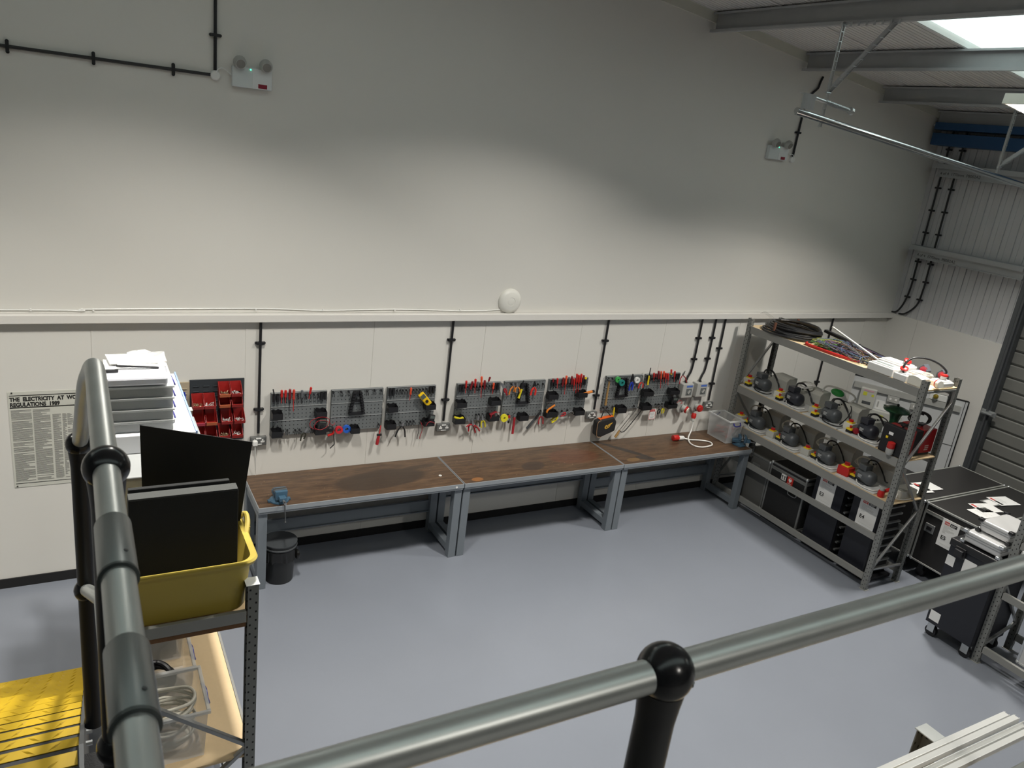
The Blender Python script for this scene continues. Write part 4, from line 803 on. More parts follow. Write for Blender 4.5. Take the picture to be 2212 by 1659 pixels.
for x, z, lip, fl, l in ((-.02, 1.685, M_binl, 1, 'top left red bin with orange lip'), (.08, 1.685, M_bin, 2, 'top right red bin of white plugs'), (-.02, 1.585, M_binl, 0, 'empty red bin with orange lip, second row right half'), (.085, 1.585, M_bin, 0, 'empty plain red bin at the right edge, second row'),
                       (-.242, 1.582, M_bin, 1, 'left red bin of brassy screws, second row'), (-.143, 1.582, M_bin, 2, 'red bin of few white screws, second row left half'), (-.232, 1.425, M_pink, 0, 'red bin with pinkish lip, third row far left'), (-.13, 1.425, M_binl, 0, 'red bin with orange lip, third row left half'),
                       (.0, 1.425, M_bin, 2, 'red bin of pale plugs, third row right half'), (.108, 1.425, M_bin, 2, 'red bin at the right edge, third row'), (-.232, 1.285, M_bin, 0, 'lowest row red bin, far left behind the pile'), (-.132, 1.285, M_bin, 0, 'lowest row red bin, second from left'), (-.02, 1.285, M_bin, 1, 'lowest row red bin, third with silver bits'), (.09, 1.285, M_bin, 2, 'lowest row red bin at the right edge')):
    parts_bin(x, z, M_bin, lip, l, fl, gb)
parts_bin(-.385, 1.60, M_bluep, M_bluep, 'single blue parts bin on the tan louvred panel', 0, 'blue bins')
# ---------------- racks ----------------
def post_mat():
    m = mat('slotted racking post', (.235, .24, .23), .5, .25); nt, b = ptree(m); N = nt.nodes.new; L = nt.links.new
    tc = N('ShaderNodeTexCoord'); sp = N('ShaderNodeSeparateXYZ'); L(tc.outputs['Object'], sp.inputs[0]); ge = N('ShaderNodeNewGeometry'); sn = N('ShaderNodeSeparateXYZ'); L(ge.outputs['Normal'], sn.inputs[0])
    def M1(op, a, bb=None, v=None):
        n = N('ShaderNodeMath'); n.operation = op; L(a, n.inputs[0])
        if bb is not None: L(bb, n.inputs[1])
        if v is not None: n.inputs[1].default_value = v
        return n.outputs[0]
    def col(o, off): 
        a = M1('SUBTRACT', o, v=off); a = M1('ABSOLUTE', a); return M1('LESS_THAN', a, v=.0045)
    def zz(off):
        a = M1('ADD', sp.outputs['Z'], v=10 + off); a = M1('PINGPONG', a, v=.025); return M1('LESS_THAN', a, v=.0055)
    def face(o): return M1('MAXIMUM', M1('MULTIPLY', col(o, .014), zz(0)), M1('MULTIPLY', col(o, -.014), zz(.025)))
    fx = M1('GREATER_THAN', M1('ABSOLUTE', sn.outputs['X']), v=.7)
    a = M1('MULTIPLY', face(sp.outputs['Y']), fx); c = M1('MULTIPLY', face(sp.outputs['X']), M1('SUBTRACT', M1('MULTIPLY', fx, v=-1), v=-1)); mk = M1('MAXIMUM', a, c)
    src = b.inputs['Base Color'].links[0].from_socket; mx = N('ShaderNodeMix'); mx.data_type = 'RGBA'; mx.inputs[7].default_value = (.01, .01, .01, 1); L(mk, mx.inputs[0]); L(src, mx.inputs[6]); L(mx.outputs[2], b.inputs['Base Color']); return m
M_post = post_mat()
def rack(x0, x1, y0, y1, H, levels, label, brace, cap=False, pw=.06, ends=(0, 1), group='grey boltless racks', bh=.09):
    # x0/x1 outer faces across the rack, y0 (near end) < y1 (far end)
    t = thing('storage_rack', label, 'rack', ((x0 + x1) / 2, (y0 + y1) / 2, 0), group); d = pw * .8; th = .0035
    for sx, px in ((1, x0), (-1, x1)):
        for sy, py in ((1, y0), (-1, y1)):
            g = G(); a, b = px, px + sx * d; c, e = py, py + sy * pw
            g.prism([(a, c), (b, c), (b, c + sy * th), (a + sx * th, c + sy * th), (a + sx * th, e - sy * th), (b, e - sy * th), (b, e), (a, e)], 'z', 0, H)
            p = g.done('post', M_post, t)
            # recentre the slots on the post
            off = Vector(((a + b) / 2, (c + e) / 2, 0)) - t.location
            p.data.transform(Matrix.Translation(-off)); p.location = off
            g = G(); g.box(min(a, b) - .008, max(a, b) + .02, min(c, e) - .01, max(c, e) + .01, 0, .004); g.done('foot_plate', M_rackm, t)
            if cap:
                g = G(); g.box(min(a, b) - .008, max(a, b) + .004, min(c, e) - .004, max(c, e) + .004, H, H + .004); g.done('post_cap', mat('pale cap', (.62, .64, .63), .5), t)
    for z, brd, f in levels:
        for px, sx in ((x0, 1), (x1, -1)):
            g = G(); a, b = px + sx * .003, px + sx * .036
            g.box(min(a, b), max(a, b), y0 + pw, y1 - pw, z - (bh if brd else .065), z - .012 if brd else z); 
            if brd: g.box(min(px + sx * .003, px + sx * .016), max(px + sx * .003, px + sx * .016), y0 + pw, y1 - pw, z - .012, z)
            for yy in (y0 + pw, y1 - pw): g.box(min(a, b), max(a, b), yy - .006, yy + .006, z - .13, z)
            g.done('beam', M_beam if f else M_rackm, t)
        if brd:
            g = G(); g.box(x0 + .018, x1 - .018, y0 + .012, y1 - .012, z - .014, z - .001); g.done('shelf_board', brd, t)
    for e in ends:
        yy = y0 + .02 if e == 0 else y1 - .02
        for a, b in zip(brace[:-1], brace[1:]):
            xa, xb = (x0 + .03 if a[0] == 0 else x1 - .03), (x0 + .03 if b[0] == 0 else x1 - .03)
            g = G(); g.bar((xa, yy, a[1]), (xb, yy, b[1]), .022, .026, (0, 1, 0)); g.done('end_brace', M_galv, t, bevel=.003)
    return t
M_wb = mat('white shelf board', (.62, .63, .63), .5)
RA = rack(6.205, 6.785, -2.60, -.155, 2.393, [(2.30, M_chip, 1), (1.528, M_chip, 1), (1.035, M_chip, 1), (.645, None, 1), (.17, None, 1)], 'tall grey rack of motors and black cases at the right end of the benches', [(0, 2.27), (1, 2.27), (1, 2.13), (0, 1.45), (1, .88), (0, .25), (1, .22)])
S2, S3, S1 = 1.529, 1.036, 2.301
# motor rigs
M_mot = mat('motor grey', (.10, .11, .12), .4, .2, noise=.06); M_mdk = mat('motor black', (.035, .038, .05), .4, .2, noise=.06)
def motor(t, M, m, name='motor'):
    g = G(); n = 28; P = lambda a, b, c: M @ Vector((a, b, c))
    ax = (M.to_3x3() @ Vector((0, -1, 0)))
    prof = [(.058, -.105), (.066, -.10), (.066, -.02), (.077, -.015), (.077, .05), (.073, .078), (.050, .10), (.001, .103)]
    g.lathe(prof, P(0, 0, .08), ax, n)
    for k in range(14):
        a = 2 * PI * k / 14; c, s = math.cos(a), math.sin(a); g.bar(P(c * .069, .10, .08 + s * .069), P(c * .069, .015, .08 + s * .069), .004, .012, M.to_3x3() @ Vector((c, 0, s)))
    o = g.done(name, m, t, smooth=True)
    g = G(); g.bx(P(0, .045, .178), (.105, .105, .062), rz=M.to_euler().z); g.done('terminal_box', m, o, bevel=.006)
    for s in (-1, 1):
        g = G(); g.bx(P(s * .05, .03, .006), (.035, .13, .012), rz=M.to_euler().z); g.done('foot', m, o)
    g = G(); g.bx(P(-.0745, .03, .085), (.004, .055, .038), rz=M.to_euler().z); g.done('name_plate', mat('plate silver', (.40, .42, .43), .4, .3), o)
    g = G(); g.tube([P(0, .10, .075), P(0, .14, .075)], .010, 10); g.done('shaft', M_steel, o, smooth=True)
    return o
def isolator_switch(t, x, y, z, m, s=1.0, rz=0):
    g = G(); g.bx((x, y, z + .045 * s), (.10 * s, .11 * s, .07 * s), rz=rz); g.bx((x, y, z + .008), (.095 * s, .10 * s, .016), rz=rz); o = g.done('isolator_switch', m, t, bevel=.004)
    g = G(); g.bx((x, y, z + .086 * s), (.068 * s, .070 * s, .014), rz=rz); g.done('yellow_plate', M_yellow, o, bevel=.002)
    g = G(); g.lathe([(.025 * s, 0), (.023 * s, .014)], (x, y, z + .092 * s), n=14); g.bx((x, y, z + .113 * s), (.014, .046 * s, .014), rz=rz + .3); g.done('red_knob', M_red, o, smooth=False)
def stop_button(t, x, y, z, ext=False):
    g = G(); g.box(x - .032, x + .032, y - .035, y + .035, z, z + .03); 
    if ext: g.box(x - .028, x + .028, y - .11, y - .036, z, z + .028)
    o = g.done('button_box', M_black, t, bevel=.003)
    g = G(); g.box(x - .032, x + .032, y - .035, y + .035, z + .030, z + .05); g.done('yellow_cover', M_yellow, o, bevel=.004)
    g = G(); g.lathe([(.009, 0), (.009, .014), (.017, .016), (.017, .026), (.010, .030)], (x, y, z + .05), n=14); g.done('red_button', M_red, o, smooth=True)
def loops(t, x, y, z, r, m, n=4, name='cable_loop', rad=.0045, seed=1, tilt=.6):
    rr = random.Random(seed); g = G(); pts = []
    for k in range(n * 10):
        a = 2 * PI * k / 10; q = r * (1 + .15 * math.sin(k * .7) + rr.uniform(-.05, .05)); pts.append((x + q * math.cos(a) * tilt + rr.uniform(-.01, .01), y + q * math.sin(a), z + q * math.cos(a) * (1 - tilt) + .006 * (k // 10)))
    g.tube(smoothpath(pts, 3), rad, 6); g.done(name, m, t, smooth=True)
RIG = [  # y, z, motor material, isolator material, extras, label
 (-.465, S2, M_mot, M_cream, 'a', 'grey motor test rig nearest the wall, upper motor shelf'),
 (-.985, S2, M_mdk, M_cream, 'b', 'black motor test rig with white loops, second on the upper motor shelf'),
 (-1.53, S2, M_mot, M_lgrey, 'c', 'grey motor test rig third from the wall, upper motor shelf'),
 (-2.02, S2, M_mdk, M_cream, 'd', 'black motor test rig beside the red machine'),
 (-.51, S3, M_mot, M_lgrey, 'e', 'grey motor test rig nearest the wall, lower motor shelf'),
 (-1.055, S3, M_mot, M_lgrey, 'f', 'grey motor test rig second from the wall, lower motor shelf'),
 (-1.60, S3, M_mot, M_lgrey, 'g', 'grey motor test rig with a white band, beside the big red switch'),
 (-2.15, S3, M_mot, M_red, 'h', 'grey motor test rig nearest the camera, lower motor shelf')]
M_flex = mat('old white flex', (.60, .58, .50), .5)
for i, (y, z, mm, im, ex, l) in enumerate(RIG):
    t = thing('motor_test_rig', l, 'motor rig', (6.45, y, z), 'motor test rigs on the rack')
    g = G(); g.box(6.235, 6.745, y - .215, y + (.24 if y > -.6 else .29), z, z + .012); g.done('base_board', M_wb, t, bevel=.002)
    B = z + .012
    M = Matrix.Translation((6.375, y, B)) @ Euler((0, 0, -.12)).to_matrix().to_4x4(); motor(t, M, mm)
    if ex == 'g':
        g = G(); g.lathe([(.0715, 0), (.0715, .035)], (6.375, y + .0, B + .075), (.12, -1, 0), 28); g.done('paper_band', M_paper, t, smooth=True)
    iy = y + (.235 if z == S2 else .245)
    if ex == 'h': isolator_switch(t, 6.345, iy, B, M_red, 1.25, .1)
    else: isolator_switch(t, 6.38 if z == S2 else 6.34, iy, B, im, 1, .1)
    stop_button(t, 6.30 if z == S2 else 6.36, iy - (.07 if z == S2 else .105), B, ext=z == S3)
    hh = .20 if z == S2 else .22
    m2 = M_lgrey if z == S2 else M_greyp
    if ex != 'd': g = G(); g.prism([(6.56, B), (6.74, B), (6.74, B + hh), (6.60, B + hh), (6.56, B + hh - .04)], 'y', y - .20, y + .05); g.done('control_enclosure', m2, t, bevel=.006)
    g = G(); g.box(6.60, 6.72, y + .07, y + .19, B, B + hh * .62); g.done('relay_enclosure', m2, t, bevel=.006)
    for k in (-1, 1):
        g = G(); g.cyl((6.66 + k * .022, y + .13, B + hh * .62), (6.66 + k * .022, y + .13, B + hh * .62 + .015), .010, n=10); g.done('push_button', M_black, t)
    g = G(); g.cyl((6.47, y + .09, B + .06), (6.47, y - .02, B + .06), .04, n=16); g.done('gear_unit', M_mot, t, smooth=True)
    g = G(); g.tube(smoothpath([(6.40, y + .05, B + .17), (6.44, y + .06, B + .24), (6.52, y + .02, B + .23), (6.56, y - .06, B + .12), (6.54, y - .12, B + .06), (6.57, y - .14, B + .05)], 6), .011 if z == S2 else .008, 8); g.done('black_cable', M_black, t, smooth=True)
    g = G(); g.tube(smoothpath([(6.33, y + .08, B + .02), (6.27, y + .02, B + .012), (6.24, y - .08, B + .012), (6.27, y - .17, B + .012), (6.34, y - .19, B + .02)], 6), .006, 8); g.done('flex', M_black if ex in 'ac' else W3, t, smooth=True)
    if ex == 'b': loops(t, 6.54, y + .02, B + .22, .09, W3, 4, seed=3, tilt=.8)
    if ex in 'efgh': loops(t, 6.50, y + .16, B + .16, .085, M_flex, 3, seed=ord(ex), tilt=.45)
    if ex in 'cd': g = G(); g.tube(smoothpath([(6.40, y + .06, B + .16), (6.50, y + .12, B + .22), (6.62, y + .02, B + .20), (6.55, y - .10, B + .17), (6.45, y - .15, B + .10), (6.30, y - .18, B + .03)], 8), .006, 6); g.done('trailing_cable', M_black, t, smooth=True)
    if ex in 'df':
        g = G(); g.lathe([(.03, 0), (.036, .02), (.036, .05), (.028, .052)], (6.33 if ex == 'd' else 6.50, y + .13, B + .035), (-.5, -.8, .2), 16); g.done('red_socket', mat('deep red plastic', (.28, .01, .02), .4), t, smooth=True)
t = thing('capped_red_plug', 'red industrial plug with grey cap at the near end of the lower motor shelf', 'plug', (6.27, -2.44, S3))
g = G(); g.lathe([(.035, 0), (.038, .04), (.030, .07)], (6.28, -2.42, S3 + .001), n=16); g.tube([(6.30, -2.42, S3 + .05), (6.40, -2.45, S3 + .09)], .02, 10); g.done('plug_body', M_red, t, smooth=True)
g = G(); g.lathe([(.024, .07), (.026, .075), (.026, .105)], (6.28, -2.42, S3), n=14); g.done('grey_cap', M_greyp, t, smooth=True)
t = thing('junction_enclosure', 'light grey junction box with white lead at the near end, lower motor shelf', 'enclosure', (6.58, -2.48, S3))
g = G(); g.box(6.44, 6.70, -2.55, -2.40, S3, S3 + .09); g.box(6.47, 6.67, -2.53, -2.42, S3 + .09, S3 + .10); g.done('box_body', M_lgrey, t, bevel=.008)
g = G(); g.tube(smoothpath([(6.44, -2.50, S3 + .05), (6.38, -2.53, S3 + .03), (6.36, -2.50, S3 + .012), (6.45, -2.57, S3 + .012), (6.60, -2.575, S3 + .012)], 6), .006, 6); g.done('white_lead', W3, t, smooth=True)
# green lamp with white handle, behind the third rig
t = thing('green_lead_lamp', 'green capsule hand lamp with white tube handle, upper motor shelf', 'lamp', (6.70, -1.35, S2 + .21))
g = G(); g.sph((6.69, -1.30, S2 + .255), .045, 16, (1, 2.0, 1)); g.done('green_body', mat('bright green', (.04, .42, .08), .25), t, smooth=True)
g = G(); g.tube(smoothpath([(6.66, -1.12, S2 + .22), (6.66, -1.16, S2 + .29), (6.67, -1.30, S2 + .315), (6.67, -1.50, S2 + .31), (6.67, -1.56, S2 + .27), (6.66, -1.52, S2 + .22)], 6), .011, 8); g.done('white_handle', W3, t, smooth=True)
# green emergency mushroom pedestal and red welder
PX, PY = 6.66, -2.09
t = thing('green_pump', 'dark green mushroom-shaped cast unit behind the red machine', 'pump', (PX, PY, S2))
mg = mat('dark green enamel', (.015, .075, .035), .3)
g = G(); g.lathe([(.06, 0), (.05, .02), (.045, .20), (.06, .27), (.085, .31)], (PX, PY, S2 + .012), n=24); g.done('pedestal', mg, t, smooth=True)
g = G(); g.lathe([(.07, .27), (.13, .285), (.14, .30), (.12, .315), (.05, .34), (.001, .345)], (PX, PY, S2 + .04), n=32); g.sph((PX, PY + .14, S2 + .34), .02, 8, (1, 1.4, .5)); g.sph((PX, PY - .14, S2 + .34), .02, 8, (1, 1.4, .5)); g.done('cap_dome', mg, t, smooth=True)
g = G(); g.bx((PX - .06, PY + .03, S2 + .365), (.02, .13, .004), rz=.1, ry=-.35); g.done('pale_strip', M_cream, t)
g = G(); g.lathe([(.012, .34), (.014, .36), (.008, .37)], (PX, PY, S2 + .04), n=10); g.done('top_knob', M_black, t)
t = thing('welding_machine', 'red and black portable welding machine at the near end of the upper shelf', 'machine', (6.5, -2.42, S2))
g = G(); g.box(6.22, 6.27, -2.535, -2.27, S2 + .0, S2 + .31); g.box(6.27, 6.72, -2.53, -2.275, S2, S2 + .03); g.done('front_frame', M_black, t, bevel=.012)
g = G(); g.box(6.27, 6.40, -2.535, -2.27, S2 + .03, S2 + .29); g.box(6.52, 6.745, -2.535, -2.27, S2 + .03, S2 + .29); g.done('red_casing', mat('machine red', (.36, .012, .015), .3), t, bevel=.008)
g = G(); g.box(6.40, 6.52, -2.53, -2.275, S2 + .03, S2 + .285); g.done('black_casing', M_black, t)
g = G(); g.bx((6.214, -2.38, S2 + .22), (.006, .05, .03)); g.done('rating_label', M_paper, t)
g = G(); g.bx((6.214, -2.345, S2 + .17), (.006, .025, .025)); g.done('yellow_label', M_yellow, t)
g = G(); g.lathe([(.034, 0), (.036, .05), (.030, .055)], (6.19, -2.43, S2 + .03), (0, 0, 1), 16); g.lathe([(.037, .055), (.040, .06), (.038, .11), (.02, .12)], (6.19, -2.43, S2 + .03), (0, 0, 1), 16); o = g.done('red_inlet', M_red, t, smooth=True)
g = G(); g.lathe([(.028, -.02), (.038, .0), (.039, .05)], (6.189, -2.43, S2 + .03), (0, 0, 1), 16); g.done('grey_plug', M_greyp, t, smooth=True)
g = G(); g.box(6.30, 6.66, -2.44, -2.40, S2 + .31, S2 + .325); g.cyl((6.32, -2.42, S2 + .27), (6.32, -2.42, S2 + .31), .012); g.cyl((6.64, -2.42, S2 + .27), (6.64, -2.42, S2 + .31), .012); g.done('carry_handle', M_black, t, bevel=.003)
loops(t, 6.55, -2.43, S2 + .37, .10, M_black, 5, 'coiled_lead', .008, 9, .5)
for j, (a, b) in enumerate(((0, .062), (.004, .056), (0, .06))):
    g = G(); k = 0
    while a < b: g.prism([(6.60 + a, S2 + .105 - .022 * j), (6.60 + a + .010, S2 + .105 - .022 * j), (6.60 + a + .010, S2 + .119 - .022 * j), (6.60 + a + .003, S2 + .119 - .022 * j)], 'y', -2.5368, -2.535); a += .013
    g.done('side_print', mat('pale print', (.5, .42, .38), .6), t)
# top shelf: cable drum coil, wire tangle, red bundle, trunking, enclosures
t = thing('black_cable_coil', 'big coil of thick black cable on the far end of the top shelf', 'cable coil', (6.47, -.61, S1))
rn = random.Random(11)
for k in range(9):
    g = G(); R_ = .33 - .018 * (k % 3) - .012 * (k // 3); zc = S1 + .014 + .022 * (k // 1) * .62; pts = []
    for q in range(26):
        a = 2 * PI * q / 26; pts.append((6.47 + R_ * math.cos(a) * .86 + rn.uniform(-.006, .006) + .004 * k, -.61 + R_ * math.sin(a) * 1.10 - .006 * k + rn.uniform(-.006, .006), zc + .010 * math.sin(a * 2 + k) + .004))
    g.tube(smoothpath(pts, 3, True), .0135, 8, closed=True); g.done('cable_turn', M_black, t, smooth=True)
for (c) in ((6.19, -.60), (6.75, -.45)):
    g = G(); g.bx((c[0], c[1], S1 + .10), (.03, .02, .10)); g.done('cable_tie', mat('rust tie', (.12, .05, .03), .6), t)
for k in range(3):
    g = G(); g.tube(smoothpath([(6.42 + .03 * k, -.30, S1 + .13), (6.38 + .02 * k, -.24 + .02 * k, S1 + .165 + .008 * k), (6.36, -.18 - .02 * k, S1 + .15 + .015 * k)], 5), .0018, 5); g.done('bare_end', M_greyp, t)
t = thing('wire_tangle', 'tangle of many-coloured thin wires in the middle of the top shelf', 'wires', (6.47, -1.45, S1))
rn = random.Random(4)
for cname, c in (('green wire', (.10, .30, .05)), ('yellow green wire', (.32, .33, .06)), ('violet wire', (.13, .08, .18)), ('blue wire', (.10, .16, .27)), ('brown wire', (.16, .08, .04)), ('grey wire', (.22, .22, .22)), ('black wire', (.02, .02, .02)), ('olive wire', (.20, .19, .07)), ('dark wire', (.03, .03, .03))):
    g = G(); pts = [(6.45, -1.3, S1 + .05)]; ya, yb = (-1.40, -1.02) if 'green' in cname else (-1.85, -1.08)
    for k in range(34):
        yy = rn.uniform(ya, yb); pts.append((rn.uniform(6.26, 6.70), yy, S1 + .006 + rn.uniform(0, .13) * (1 - abs(yy + 1.35) * 1.2)))
    g.tube(smoothpath(pts, 5), .0032, 5); g.done('wire', mat(cname, c, .5), t, smooth=True)
t = thing('red_cable_bundle', 'bundle of red cable along the front edge of the top shelf', 'cable', (6.28, -1.4, S1))
for k in range(4):
    g = G(); o_ = .012 * (k % 2); h_ = .010 + .014 * (k // 2); g.tube(smoothpath([(6.33, -1.0, S1 + h_), (6.26 + o_, -1.04, S1 + h_), (6.245 + o_, -1.2, S1 + h_), (6.25 + o_, -1.45, S1 + h_), (6.28 + o_, -1.62, S1 + h_), (6.33, -1.72, S1 + h_)], 5), .008, 7); g.done('red_cable', M_red, t, smooth=True)
t = thing('black_trunking', 'flat black strip slanting along the back of the top shelf', 'strip', (6.74, -1.5, S1)); g = G(); g.bar((6.77, -.86, S1 + .115), (6.74, -1.95, S1 + .02), .05, .035); g.done('strip_body', M_black, t, bevel=.004)
t = thing('white_trunking', 'thin white trunking length slanting over the wires on the top shelf', 'trunking', (6.6, -1.4, S1)); g = G(); g.bar((6.70, -1.0, S1 + .20), (6.46, -1.86, S1 + .065), .024, .016); g.done('white_strip', M_white, t, bevel=.002)
t = thing('black_foam_strip', 'rolled black cable lying behind the wires on the top shelf', 'cable', (6.5, -1.7, S1)); g = G(); g.tube(smoothpath([(6.56, -1.25, S1 + .03), (6.48, -1.45, S1 + .05), (6.42, -1.65, S1 + .03), (6.36, -1.88, S1 + .02)], 6), .018, 8); g.done('cable_roll', M_black, t, smooth=True)
def white_enclosure(x0, x1, y0, y1, h, label, sock=None, z=S1, m=None, extra=None):
    t = thing('switch_enclosure', label, 'enclosure', ((x0 + x1) / 2, (y0 + y1) / 2, z), 'white enclosures on the top shelf'); m = m or M_white
    g = G(); g.box(x0, x1, y0, y1, z, z + h); g.done('case', m, t, bevel=.008)
    g = G(); g.box(x0 + .02, x1 - .02, y0 + .02, y1 - .02, z + h, z + h + .012); g.done('cover', m, t, bevel=.004)
    if extra: g = G(); g.box(x0 + .05, x0 + .09, y0 + .05, y1 - .05, z + h + .012, z + h + .016); g.done('window', mat('smoky window', (.28, .32, .30), .2), t)
    if sock:
        sx, sy, ax = sock; c = Vector((sx, sy, z + h + .014)); g = G(); g.lathe([(.030, 0), (.030, .03)], c, ax, 18); g.done('socket_neck', M_white, t, smooth=True); g = G(); g.lathe([(.036, .03), (.040, .034), (.040, .048), (.028, .056), (.001, .058)], c, ax, 20); g.done('red_flap', M_red, t, smooth=True)
white_enclosure(6.22, 6.40, -2.20, -1.90, .085, 'long white enclosure with a smoky window, front of the top shelf', extra=1)
white_enclosure(6.43, 6.62, -2.20, -1.86, .10, 'white enclosure with a red socket, behind the windowed one', (6.52, -2.12, (-.1, -.5, .8)))
white_enclosure(6.215, 6.36, -2.36, -2.215, .07, 'small white enclosure with a red socket at the shelf front', (6.29, -2.27, (-.35, -.2, .9)))
white_enclosure(6.45, 6.62, -2.40, -2.215, .07, 'flat white enclosure behind the black cable loop')
white_enclosure(6.50, 6.70, -2.58, -2.42, .05, 'white enclosure with red disc at the near end corner', (6.62, -2.50, (.1, .1, 1)))
t = thing('curved_cream_box', 'cream box with curved top at the near end of the top shelf', 'box', (6.29, -2.47, S1)); g = G(); g.prism([(-2.585 + .06, S1), (-2.375, S1), (-2.375, S1 + .085), (-2.42, S1 + .10), (-2.47, S1 + .10), (-2.525, S1 + .085)], 'x', 6.225, 6.36); g.done('box_body', M_cream, t, bevel=.004)
for x, y, l in ((6.66, -2.26, 'grey angled socket box with red face, behind the black cable loop'), (6.70, -2.44, 'grey angled socket box with red face, by the near rack corner')):
    t = thing('angled_socket', l, 'socket', (x, y, S1), 'angled grey sockets'); g = G(); g.prism([(y + .05, S1), (y - .05, S1), (y - .05, S1 + .09), (y, S1 + .15), (y + .05, S1 + .10)], 'x', x - .04, x + .04); g.done('grey_body', mat('slate plastic', (.10, .11, .13), .45), t, bevel=.006)
    g = G(); g.lathe([(.034, 0), (.036, .012), (.001, .02)], (x - .04, y - .01, S1 + .09), (-.8, -.5, .3), 18); g.done('red_face', mat('deep red plastic', (.28, .01, .02), .4), t, smooth=True)
t = thing('cream_round_plug', 'cream plug with red ring against the near front post', 'plug', (6.34, -2.57, S1 + .05)); g = G(); g.lathe([(.04, 0), (.044, .02), (.036, .05)], (6.42, -2.57, S1 + .05), (-.3, -.9, .1), 18); g.done('plug_face', M_cream, t, smooth=True); g = G(); g.lathe([(.045, .004), (.047, .012), (.045, .016)], (6.42, -2.57, S1 + .05), (-.3, -.9, .1), 18); g.done('red_ring', M_red, t, smooth=True)
t = thing('black_cable_loop', 'thick black cable looping up over the top shelf enclosures', 'cable', (6.4, -2.35, S1)); g = G(); g.tube(smoothpath([(6.27, -2.375, S1 + .012), (6.25, -2.30, S1 + .08), (6.28, -2.27, S1 + .17), (6.37, -2.29, S1 + .235), (6.50, -2.36, S1 + .24), (6.60, -2.44, S1 + .20), (6.64, -2.50, S1 + .14), (6.60, -2.47, S1 + .095)], 8), .011, 10); g.done('cable_body', M_black, t, smooth=True)
loops(thing('loose_wires', 'loose grey and white wires between the top shelf enclosures', 'wires', (6.45, -2.43, S1)), 6.45, -2.42, S1 + .085, .05, M_flex, 3, 'thin_wire', .003, 12, .8)
# ---------------- black cases in the rack ----------------
def sheet(t, xf, y0, y1, z0, z1, code, tilt=0):
    # a printed sheet facing -x; y0 is its left edge in the picture (larger y)
    w_ = y0 - y1; g = G(); g.box(xf - .003, xf - .001, y1, y0, z0, z1); s = g.done('printed_sheet', M_paper, t)
    X = xf - .0036
    def R_(name, a, b, c, d, m): g = G(); g.box(X, xf - .003, y0 - b * w_, y0 - a * w_, z1 - d, z1 - c); return g.done(name, m, s, bevel=.0)
    R_('red_logo_panel', .14, .42, .025, .062, mat('logo red', (.55, .06, .05), .5)); R_('black_logo_panel', .46, .86, .025, .062, M_ink)
    text('mcp', .030, M_paper, frame3((X - .0003, y0 - .16 * w_, z1 - .052), (0, -1, 0), (0, 0, 1)), s, 'logo_letters', sx=.95)
    for j, (a, b) in enumerate(((.50, .80), (.50, .74))):
        g = G(); g.box(X - .0006, X, y0 - b * w_, y0 - a * w_, z1 - .042 - j * .012, z1 - .038 - j * .012); g.done('logo_line', M_paper, s)
    for j, b in enumerate((.62, .70, .40, .80, .78, .55, .30, .35)):
        g = G(); g.box(X, xf - .003, y0 - b * w_, y0 - .14 * w_, z1 - .078 - .0115 * j, z1 - .0755 - .0115 * j); g.done('text_line', M_greyp, s)
    if code: text(code, .062, M_ink, frame3((X, y0 - .14 * w_, z0 + .085), (0, -1, 0), (0, 0, 1)), s, 'case_code', bold=.0012)
    g = G(); g.box(X, xf - .003, y1 + .03, y0 - .03, z0 + .03, z0 + .032); g.done('text_line', M_lgrey, s)
def flight_case(x0, x1, y0, y1, z0, z1, label, lidz=None, frame=None, group=None, castors=False, panel=None):
    t = thing('flight_case', label, 'flight case', ((x0 + x1) / 2, (y0 + y1) / 2, 0 if castors else z0), group); f = frame or M_galv; e = .022
    g = G(); g.box(x0 + .004, x1 - .004, y0 + .004, y1 - .004, z0 + .004, z1 - .004); g.done('panels', panel or M_matt, t)
    for xa in (x0, x1 - e):
        for ya in (y0, y1 - e):
            g = G(); g.box(xa, xa + e, ya, ya + e, z0 + e, z1 - e); g.done('edge_trim', f, t, bevel=.003)
    zs = [z0, z1 - e] + ([lidz - e, lidz] if lidz else [])
    for za in zs:
        for xa in (x0, x1 - e): g = G(); g.box(xa, xa + e, y0 + e, y1 - e, za, za + e - .002); g.done('edge_trim', f, t, bevel=.003)
        for ya in (y0, y1 - e): g = G(); g.box(x0 + e, x1 - e, ya, ya + e, za, za + e - .002); g.done('edge_trim', f, t, bevel=.003)
    for xa in (x0, x1):
        for ya in (y0, y1):
            for za in (z0, z1):
                g = G(); g.sph((xa + (.012 if xa == x0 else -.012), ya + (.012 if ya == y0 else -.012), za + (.012 if za == z0 else -.012)), .020, 10); g.done('ball_corner', M_galvl, t, smooth=True)
    if castors:
        for xa in (x0 + .12, x1 - .12):
            for ya in (y0 + .10, y1 - .10):
                g = G(); g.cyl((xa - .02, ya, .05), (xa + .02, ya, .05), .05, n=18); g.box(xa - .028, xa + .028, ya - .03, ya + .03, .085, z0); g.done('castor', M_black, t, smooth=True)
    return t
def handle_front(t, x, yc, z, w_=.13, m=None):
    g = G(); g.tube(smoothpath([(x, yc + w_ / 2, z), (x - .014, yc + w_ / 2, z - .02), (x - .016, yc + w_ / 2 - .02, z - .045), (x - .016, yc - w_ / 2 + .02, z - .045), (x - .014, yc - w_ / 2, z - .02), (x, yc - w_ / 2, z)], 4), .006, 6); g.done('sprung_handle', m or M_galv, t, smooth=True)
dk = mat('dull trim', (.22, .225, .22), .45, .5)
FA = flight_case(6.28, 6.70, -1.515, -.955, .12, .80, 'black flight case with arrows and red heart stickers under the rack', lidz=.73, frame=dk, group='black cases under the rack')
